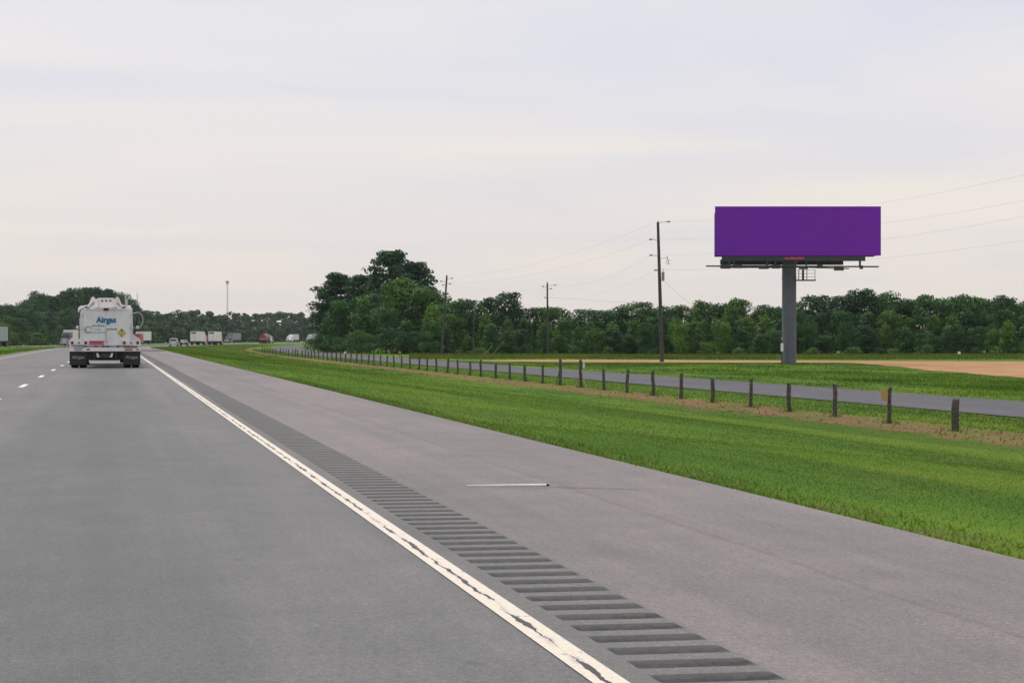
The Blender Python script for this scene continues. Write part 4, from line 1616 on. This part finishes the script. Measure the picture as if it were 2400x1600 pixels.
scribble('green_print', -.49, .0, 1.59, .075, M['green'])
scribble('blue_print', -.43, -.16, 1.45, .04, M['blueprint'])
scribble('blue_print', -.78, .0, 1.335, .055, M['blueprint'])
scribble('black_print', .08, .44, 1.46, .065, BL)
mb = MB()
for r_, a0, a1 in ((.13, .3, 3.6), (.09, 2.6, 5.9)):
    mb.path([Vector((-.62 + r_ * math.cos(t), .02, 1.43 + r_ * 1.05 * math.sin(t))) for t in np.linspace(a0, a1, 9)], .014, 4)
mb.build('swirl_emblem', M['green'], tk)
MB().plate([(.62, 1.155), (.79, 1.325), (.62, 1.495), (.45, 1.325)], .008, .022).build('hazard_placard', M['yellow'], tk)
MB().plate([(.565, 1.40), (.675, 1.40), (.65, 1.44), (.625, 1.46), (.59, 1.44)], .002, .009).build('flame_symbol', BL, tk)
text('placard_number', '5.1', BL, tk, (.62, .006, 1.20), .075, .002, 1, 'CENTER')
MB().box((-.31, .012, .945), (.54, .016, .16), .004).build('red_notice', M['red_panel'], tk)
mb = MB()
x = -.55
while x < -.08:
    mb.box((x, .002, .97), (.035, .006, .06))
    x += .055
mb.build('notice_print', M['maroon'], tk)
# tractor in front of the tank: roof, mirrors, stack, wheels
ty = L + .9
MB().prism([(ty, .95), (ty, 2.3), (ty + .3, 2.55), (ty + 1.3, 2.5), (ty + 1.8, 2.0), (ty + 1.9, 1.75), (ty + 3.1, 1.65), (ty + 3.4, 1.4), (ty + 3.45, .65), (ty + .2, .65)], -1.1, 1.1, [0, .03, .12, .12, .05, 0, .05, .12, .05, 0]).build('cab', W_, tk)
MB().prism([(ty + 1.33, 2.46), (ty + 1.80, 1.98), (ty + 1.83, 1.96), (ty + 1.36, 2.47)], -.9, .9).build('windshield', M['glass'], tk)
for s in (-1, 1):
    pts = [Vector((s * 1.10, ty + 1.5, 2.22)), Vector((s * 1.36, ty + 1.55, 2.26)), Vector((s * 1.50, ty + 1.55, 2.12)), Vector((s * 1.54, ty + 1.55, 1.86)), Vector((s * 1.48, ty + 1.55, 1.68)), Vector((s * 1.32, ty + 1.55, 1.56)), Vector((s * 1.10, ty + 1.5, 1.60))]
    mr = MB().path(pts, .021, 6).build('mirror_bracket', M['steel'] if s > 0 else M['navy'], tk)
    MB().box((s * 1.27, ty + 1.55, 1.9), (.12, .08, .42), .03).build('mirror', M['navy'], tk)
    MB().box((s * 1.30, ty + 1.52, 1.60), (.13, .08, .14), .03).build('spot_mirror', W_, tk)
    wheel(tk, s * 1.04, ty + 2.7, .5, .29)
    for yy in (ty - 1.1, ty - 2.35):
        wheel(tk, s * .83, yy, .5, .27)
        wheel(tk, s * 1.14, yy, .5, .27)
MB().tube((.80, ty - .25, .9), (.82, ty - .25, 2.85), .065, n=10).tube((.82, ty - .25, 2.85), (.85, ty - .45, 3.02), .065, n=10).build('exhaust_stack', M['steel'], tk, shade_smooth=True)


# ---- traffic further off
def on_lane(px, u):
    """distance along the curved road where the photograph column px meets the lane at offset u"""
    zc = zc_on_u(px, u)
    X, Y = place(px, zc)
    return X, Y


def vroot(name, label, cat, X, Y, away=True, group='traffic on the highway', extra=0.0):
    o = empty(name, (X, Y, float(zroad(Y))), -math.atan(slope(Y)) + (0 if away else math.pi) + extra)
    tag(o, label, cat, group)
    return o


def semi_trailer(o, y0, L_, mat, w=2.55, z0=1.15, z1=4.05, band=False):
    MB().box((0, y0 + L_ / 2, (z0 + z1) / 2), (w, L_, z1 - z0), .05).build('trailer_box', mat, o)
    for s in (-1, 1):
        MB().box((s * w / 4, y0 - .02, (z0 + z1) / 2), (w / 2 - .06, .04, z1 - z0 - .2), .01).build('rear_door', mat, o)
        MB().box((s * .25, y0 - .06, (z0 + z1) / 2 - .1), (.05, .05, z1 - z0 - .5)).build('lock_rod', M['steel'], o)
        MB().lathe([(.05, -.06), (.09, -.05), (.09, -.02)], (s * 1.05, y0 - .03, z0 - .12), 'y', 10).build('tail_lamp', M['lamp_red'], o)
        for yy in (y0 + 1.4, y0 + 2.7):
            wheel(o, s * 1.02, yy, .5, .5)
    MB().box((0, y0 + .05, z0 - .12), (w, .12, .22)).build('rear_sill', M['maroon'], o)
    MB().box((0, y0 + .1, .55), (1.8, .1, .12)).box((-.6, y0 + .1, .8), (.08, .08, .5)).box((.6, y0 + .1, .8), (.08, .08, .5)).build('underride_bar', M['black'], o)
    MB().box((0, y0 + L_ / 2, z0 - .14), (1.0, L_ - .6, .26)).build('chassis', M['black'], o)
    if band:
        MB().box((-.25, y0 - .05, z1 - .42), (1.5, .03, .42)).build('dark_header_print', M['black'], o)


def cab_front(o, y0, mat, top=3.0):
    """tractor whose nose points to +y, back wall at y0"""
    MB().prism([(y0, .9), (y0, top), (y0 + .5, top + .5), (y0 + 1.6, top + .35), (y0 + 2.5, top - .45), (y0 + 2.75, top - 1.0), (y0 + 4.2, top - 1.2), (y0 + 4.55, top - 1.55), (y0 + 4.6, .55), (y0 + .3, .55)],
               -1.2, 1.2, [0, 0, .12, .12, .08, .05, .18, .2, .12, 0]).build('cab', mat, o)
    MB().prism([(y0 + 1.68, top + .26), (y0 + 2.46, top - .42), (y0 + 2.52, top - .40), (y0 + 1.74, top + .29)], -1.0, 1.0).build('windshield', M['glass'], o)
    MB().box((0, y0 + 4.62, 1.25), (1.1, .06, .85), .02).build('grille', M['steel'], o)
    MB().box((0, y0 + 4.66, .62), (2.4, .2, .36), .05).build('bumper', M['steel'], o)
    for s in (-1, 1):
        MB().box((s * .85, y0 + 4.55, 1.2), (.36, .12, .22), .03).build('headlight', M['white'], o)
        MB().box((s * 1.45, y0 + 2.3, 2.2), (.14, .16, .7), .03).tube((s * 1.15, y0 + 2.3, 2.4), (s * 1.45, y0 + 2.3, 2.4), .03, n=5).build('mirror', mat, o)
        MB().tube((s * 1.15, y0 - .2, .9), (s * 1.15, y0 - .2, top + .7), .09, n=8).build('exhaust_stack', M['steel'], o)
        MB().tube((s * 1.13, y0 + .6, .62), (s * 1.13, y0 + 2.0, .62), .3, n=12).build('fuel_tank', M['steel'], o)
        wheel(o, s * 1.05, y0 + 3.5, .5, .3)
        for yy in (y0 - .5, y0 - 1.8):
            wheel(o, s * 1.0, yy, .5, .5)


def semi_away(label, px, u, mat, cabm, band=False, zc=None, L_=13.0, sc=1.0, extra=0.0):
    if zc:
        X, Y = place(px, zc)
    else:
        X, Y = on_lane(px, u)
    o = vroot('semi_truck', label, 'truck', X, Y, True, extra=extra)
    o.scale = (sc,) * 3
    semi_trailer(o, 0, L_, mat, band=band)
    cab_front(o, L_ + .8, cabm)
    return o


def semi_toward(label, px, u, mat, cabm, L_=13.0, extra=0.0, top=3.0):
    """nose at the origin, pointing at us"""
    X, Y = on_lane(px, u)
    o = vroot('semi_truck', label, 'truck', X, Y, False, extra=extra)
    cab_front(o, -4.7, cabm, top)
    semi_trailer(o, -4.7 - .8 - L_, L_, mat)
    return o


semi_away('white semi trailer with a dark header, left of the two trucks side by side', 456, None, M['white'], M['white'], True, zc=590, extra=-.05, sc=.93)
semi_away('white semi trailer right beside another, in front of a red one', 498, None, M['white'], M['red_paint'], True, zc=612, extra=-.03, sc=.93)
semi_away('red truck hidden but for a strip between the two white trailers', 487, None, M['red_paint'], M['red_paint'], False, zc=640, sc=.72)
semi_toward('dark oncoming semi truck left of the tanker', 151, -31.0, M['white'], M['navy'], 12.0, -.04)
semi_toward('oncoming semi with red cab and white trailer half hidden behind the tanker', 319, -31.0, M['white'], M['red_paint'], 12.0, -0.06)
semi_toward('grey oncoming semi trailer right of the two white trailers', 531, -31, M['grey_body'], M['navy'], 12.0, -0.10, 2.2)
semi_toward('pale oncoming truck partly hidden by the left tip of the tree clump', 722, -31, M['pale_green'], M['pale_green'], 10.0, -0.10)
X, Y = on_lane(4, -30.5)
o = vroot('semi_truck', 'pale grey-green trailer at the left edge on the far carriageway', 'truck', X, Y, False)
cab_front(o, 13.6, M['white'])
semi_trailer(o, 0, 12.8, M['pale_green'])
o.location.x -= 0.0


def car(label, px, zc, mat, suv):
    X, Y = place(px, zc)
    o = vroot('suv' if suv else 'sedan', label, 'car', X, Y, True)
    if suv:
        lo = [(0, .45), (0, 1.0), (.06, 1.12), (3.3, 1.1), (4.5, .98), (4.7, .8), (4.7, .42)]
        hi = [(.05, 1.1), (.35, 1.70), (.7, 1.78), (2.5, 1.76), (3.4, 1.08)]
        hw = .95
    else:
        lo = [(0, .42), (.02, .85), (.3, 1.0), (.9, 1.02), (3.4, .98), (4.5, .86), (4.75, .65), (4.75, .36)]
        hi = [(.75, 1.0), (1.35, 1.40), (1.9, 1.46), (2.7, 1.42), (3.5, .97)]
        hw = .9
    MB().prism(lo, -hw, hw, [.03, .0, .05] + [.04] * (len(lo) - 3)).build('body', mat, o)
    MB().prism(hi, -hw + .05, hw - .05, [.0, .14, .17, .17, .02]).build('cabin', mat, o)
    a, b = Vector((0, hi[0][0], hi[0][1])), Vector((0, hi[1][0], hi[1][1]))
    n = (b - a).cross(Vector((1, 0, 0))).normalized()
    if n.y > 0:
        n = -n
    p, q = a.lerp(b, .12) + n * .015, a.lerp(b, .88) + n * .015
    mb = MB()
    mb.raw([(-hw + .15, p.y, p.z), (hw - .15, p.y, p.z), (hw - .26, q.y, q.z), (-hw + .26, q.y, q.z), (-hw + .15, p.y + .03, p.z), (hw - .15, p.y + .03, p.z), (hw - .26, q.y + .03, q.z), (-hw + .26, q.y + .03, q.z)],
           [(0, 1, 2, 3), (7, 6, 5, 4), (0, 4, 5, 1), (1, 5, 6, 2), (2, 6, 7, 3), (3, 7, 4, 0)])
    mb.build('rear_window', M['glass'], o)
    for s in (-1, 1):
        MB().box((s * (hw - .13), .0, .86), (.2, .08, .3 if suv else .16), .02).build('tail_lamp', M['lamp_red'], o)
        wheel(o, s * (hw - .12), .95, .34, .22)
        wheel(o, s * (hw - .12), 3.75, .34, .22)
    MB().box((0, -.04, .48), (hw * 1.9, .14, .24), .04).build('bumper', M['black'] if not suv else mat, o)
    MB().box((0, -.03, .72), (.36, .03, .15)).build('number_plate', M['white'], o)
    return o


car('silver sport utility car left of the distant sedan', 406, 480, M['silver'], True)
car('dark-backed low sedan between the silver car and the white trailers', 430, 500, M['navy'], False)

# maroon rounded-body truck
X, Y = place(615, 770)
o = vroot('dump_truck', 'maroon truck with a rounded body, alone on the far bend', 'truck', X, Y, True, extra=-.12)
MB().plate([(-1.25, 1.2), (1.25, 1.2), (1.25, 2.3), (1.05, 2.95), (.6, 3.35), (0, 3.48), (-.6, 3.35), (-1.05, 2.95), (-1.25, 2.3)], 0, 7.0).build('rounded_body', M['maroon'], o)
MB().box((0, -.02, 1.55), (2.3, .06, .5), .02).build('tailgate', M['red_panel'], o)
for s in (-1, 1):
    MB().box((s * 1.0, -.05, 1.05), (.25, .05, .12)).build('tail_lamp', M['lamp_red'], o)
    for yy in (1.0, 2.3):
        wheel(o, s * 1.0, yy, .5, .5)
MB().box((0, 3.5, 1.05), (1.0, 7.2, .3)).build('chassis', M['black'], o)
cab_front(o, 7.5, M['white'], 2.4)

# white truck coming round the bend
X, Y = on_lane(675, -31)
o = vroot('box_truck', 'white oncoming truck with a pale box body on the far bend', 'truck', X, Y, False, extra=-.12)
cab_front(o, -4.7, M['white'], 2.7)
MB().box((0, -9.2, 2.4), (2.5, 7.4, 2.7), .04).build('box_body', M['white'], o)
for k in range(6):
    MB().box((-1.27, -6.2 - 1.15 * k, 2.4), (.04, .08, 2.6)).build('box_rib', M['steel'], o)
MB().box((0, -9, .85), (1.0, 8.2, .3)).build('chassis', M['black'], o)
for s in (-1, 1):
    wheel(o, s * 1.0, -11.5, .5, .5)

# ------------------------------------------------------------------ small things on the pavement
zc = F * CAMH / (1141 - HOR)
a = Vector((*place(1093, zc), .012))
b = Vector((*place(1281, zc - .08), .020))
st = empty('white_stick', a)
tag(st, 'thin white tapered stick lying across the paved shoulder', 'stick')
MB().tube((0, 0, 0), b - a, .004, .011, 8).build('rod', M['white_stick'], st, shade_smooth=True)
MB().tube(b - a, (b - a) * 1.04, .011, .004, 8).build('dark_tip', M['black'], st)
a = Vector((*place(1286, zc - .02), .0))
b = Vector((*place(1498, zc - .28), .0))
mb = MB()
g = random.Random(2)
n = 16
top, bot = [], []
for k in range(n + 1):
    p = a.lerp(b, k / n)
    w = .012 * g.uniform(.5, 1.4)
    j = g.uniform(-.012, .012)
    top.append((p.x, p.y + w + j, .005))
    bot.append((p.x, p.y - w + j, .005))
mb.raw(bot + top, [(k, k + 1, n + 2 + k, n + 1 + k) for k in range(n)])
mb.build('pavement_crack', M['crack'], shoulder)
ribbon('dark_patch', [1.9, 3.0, 4.2], np.linspace(176, 204, 8), lambda u, y: zroad(y) + 0.006 + 0 * u, M['dark_asphalt'], shoulder)  # darker strip laid over the far shoulder
# loose grit and a few flakes on the lane
mb = MB()
for k in range(60):
    x = random.uniform(-5, 4.3)
    y = random.uniform(6, 60)
    s = random.uniform(.004, .011)
    mb.box((x, y, s * .3), (s * random.uniform(.7, 1.6), s, s * .7), rot=Matrix.Rotation(random.uniform(0, 3), 3, 'Z'))
gr = mb.build('road_grit', simple('grit', (.5, .46, .43), .9, var=.4, scale=30))
tag(gr, 'loose pale grit scattered on the pavement', 'grit', kind='stuff')

# ------------------------------------------------------------------ hazy summer air
hz = MB().box((200, 1780, 30), (5400, 3760, 66)).build('haze', None)
hz['kind'] = 'stuff'
tag(hz, 'thin summer haze lying over the whole landscape', 'haze')
hm = bpy.data.materials.new('haze_air')
hm.use_nodes = True
hm.node_tree.nodes.clear()
ho = hm.node_tree.nodes.new('ShaderNodeOutputMaterial')
hv = hm.node_tree.nodes.new('ShaderNodeVolumePrincipled')
hv.inputs['Color'].default_value = (.80, .86, .93, 1)
hv.inputs['Density'].default_value = 0.00006
hv.inputs['Anisotropy'].default_value = 0.2
hm.node_tree.links.new(hv.outputs[0], ho.inputs['Volume'])
hz.data.materials.append(hm)
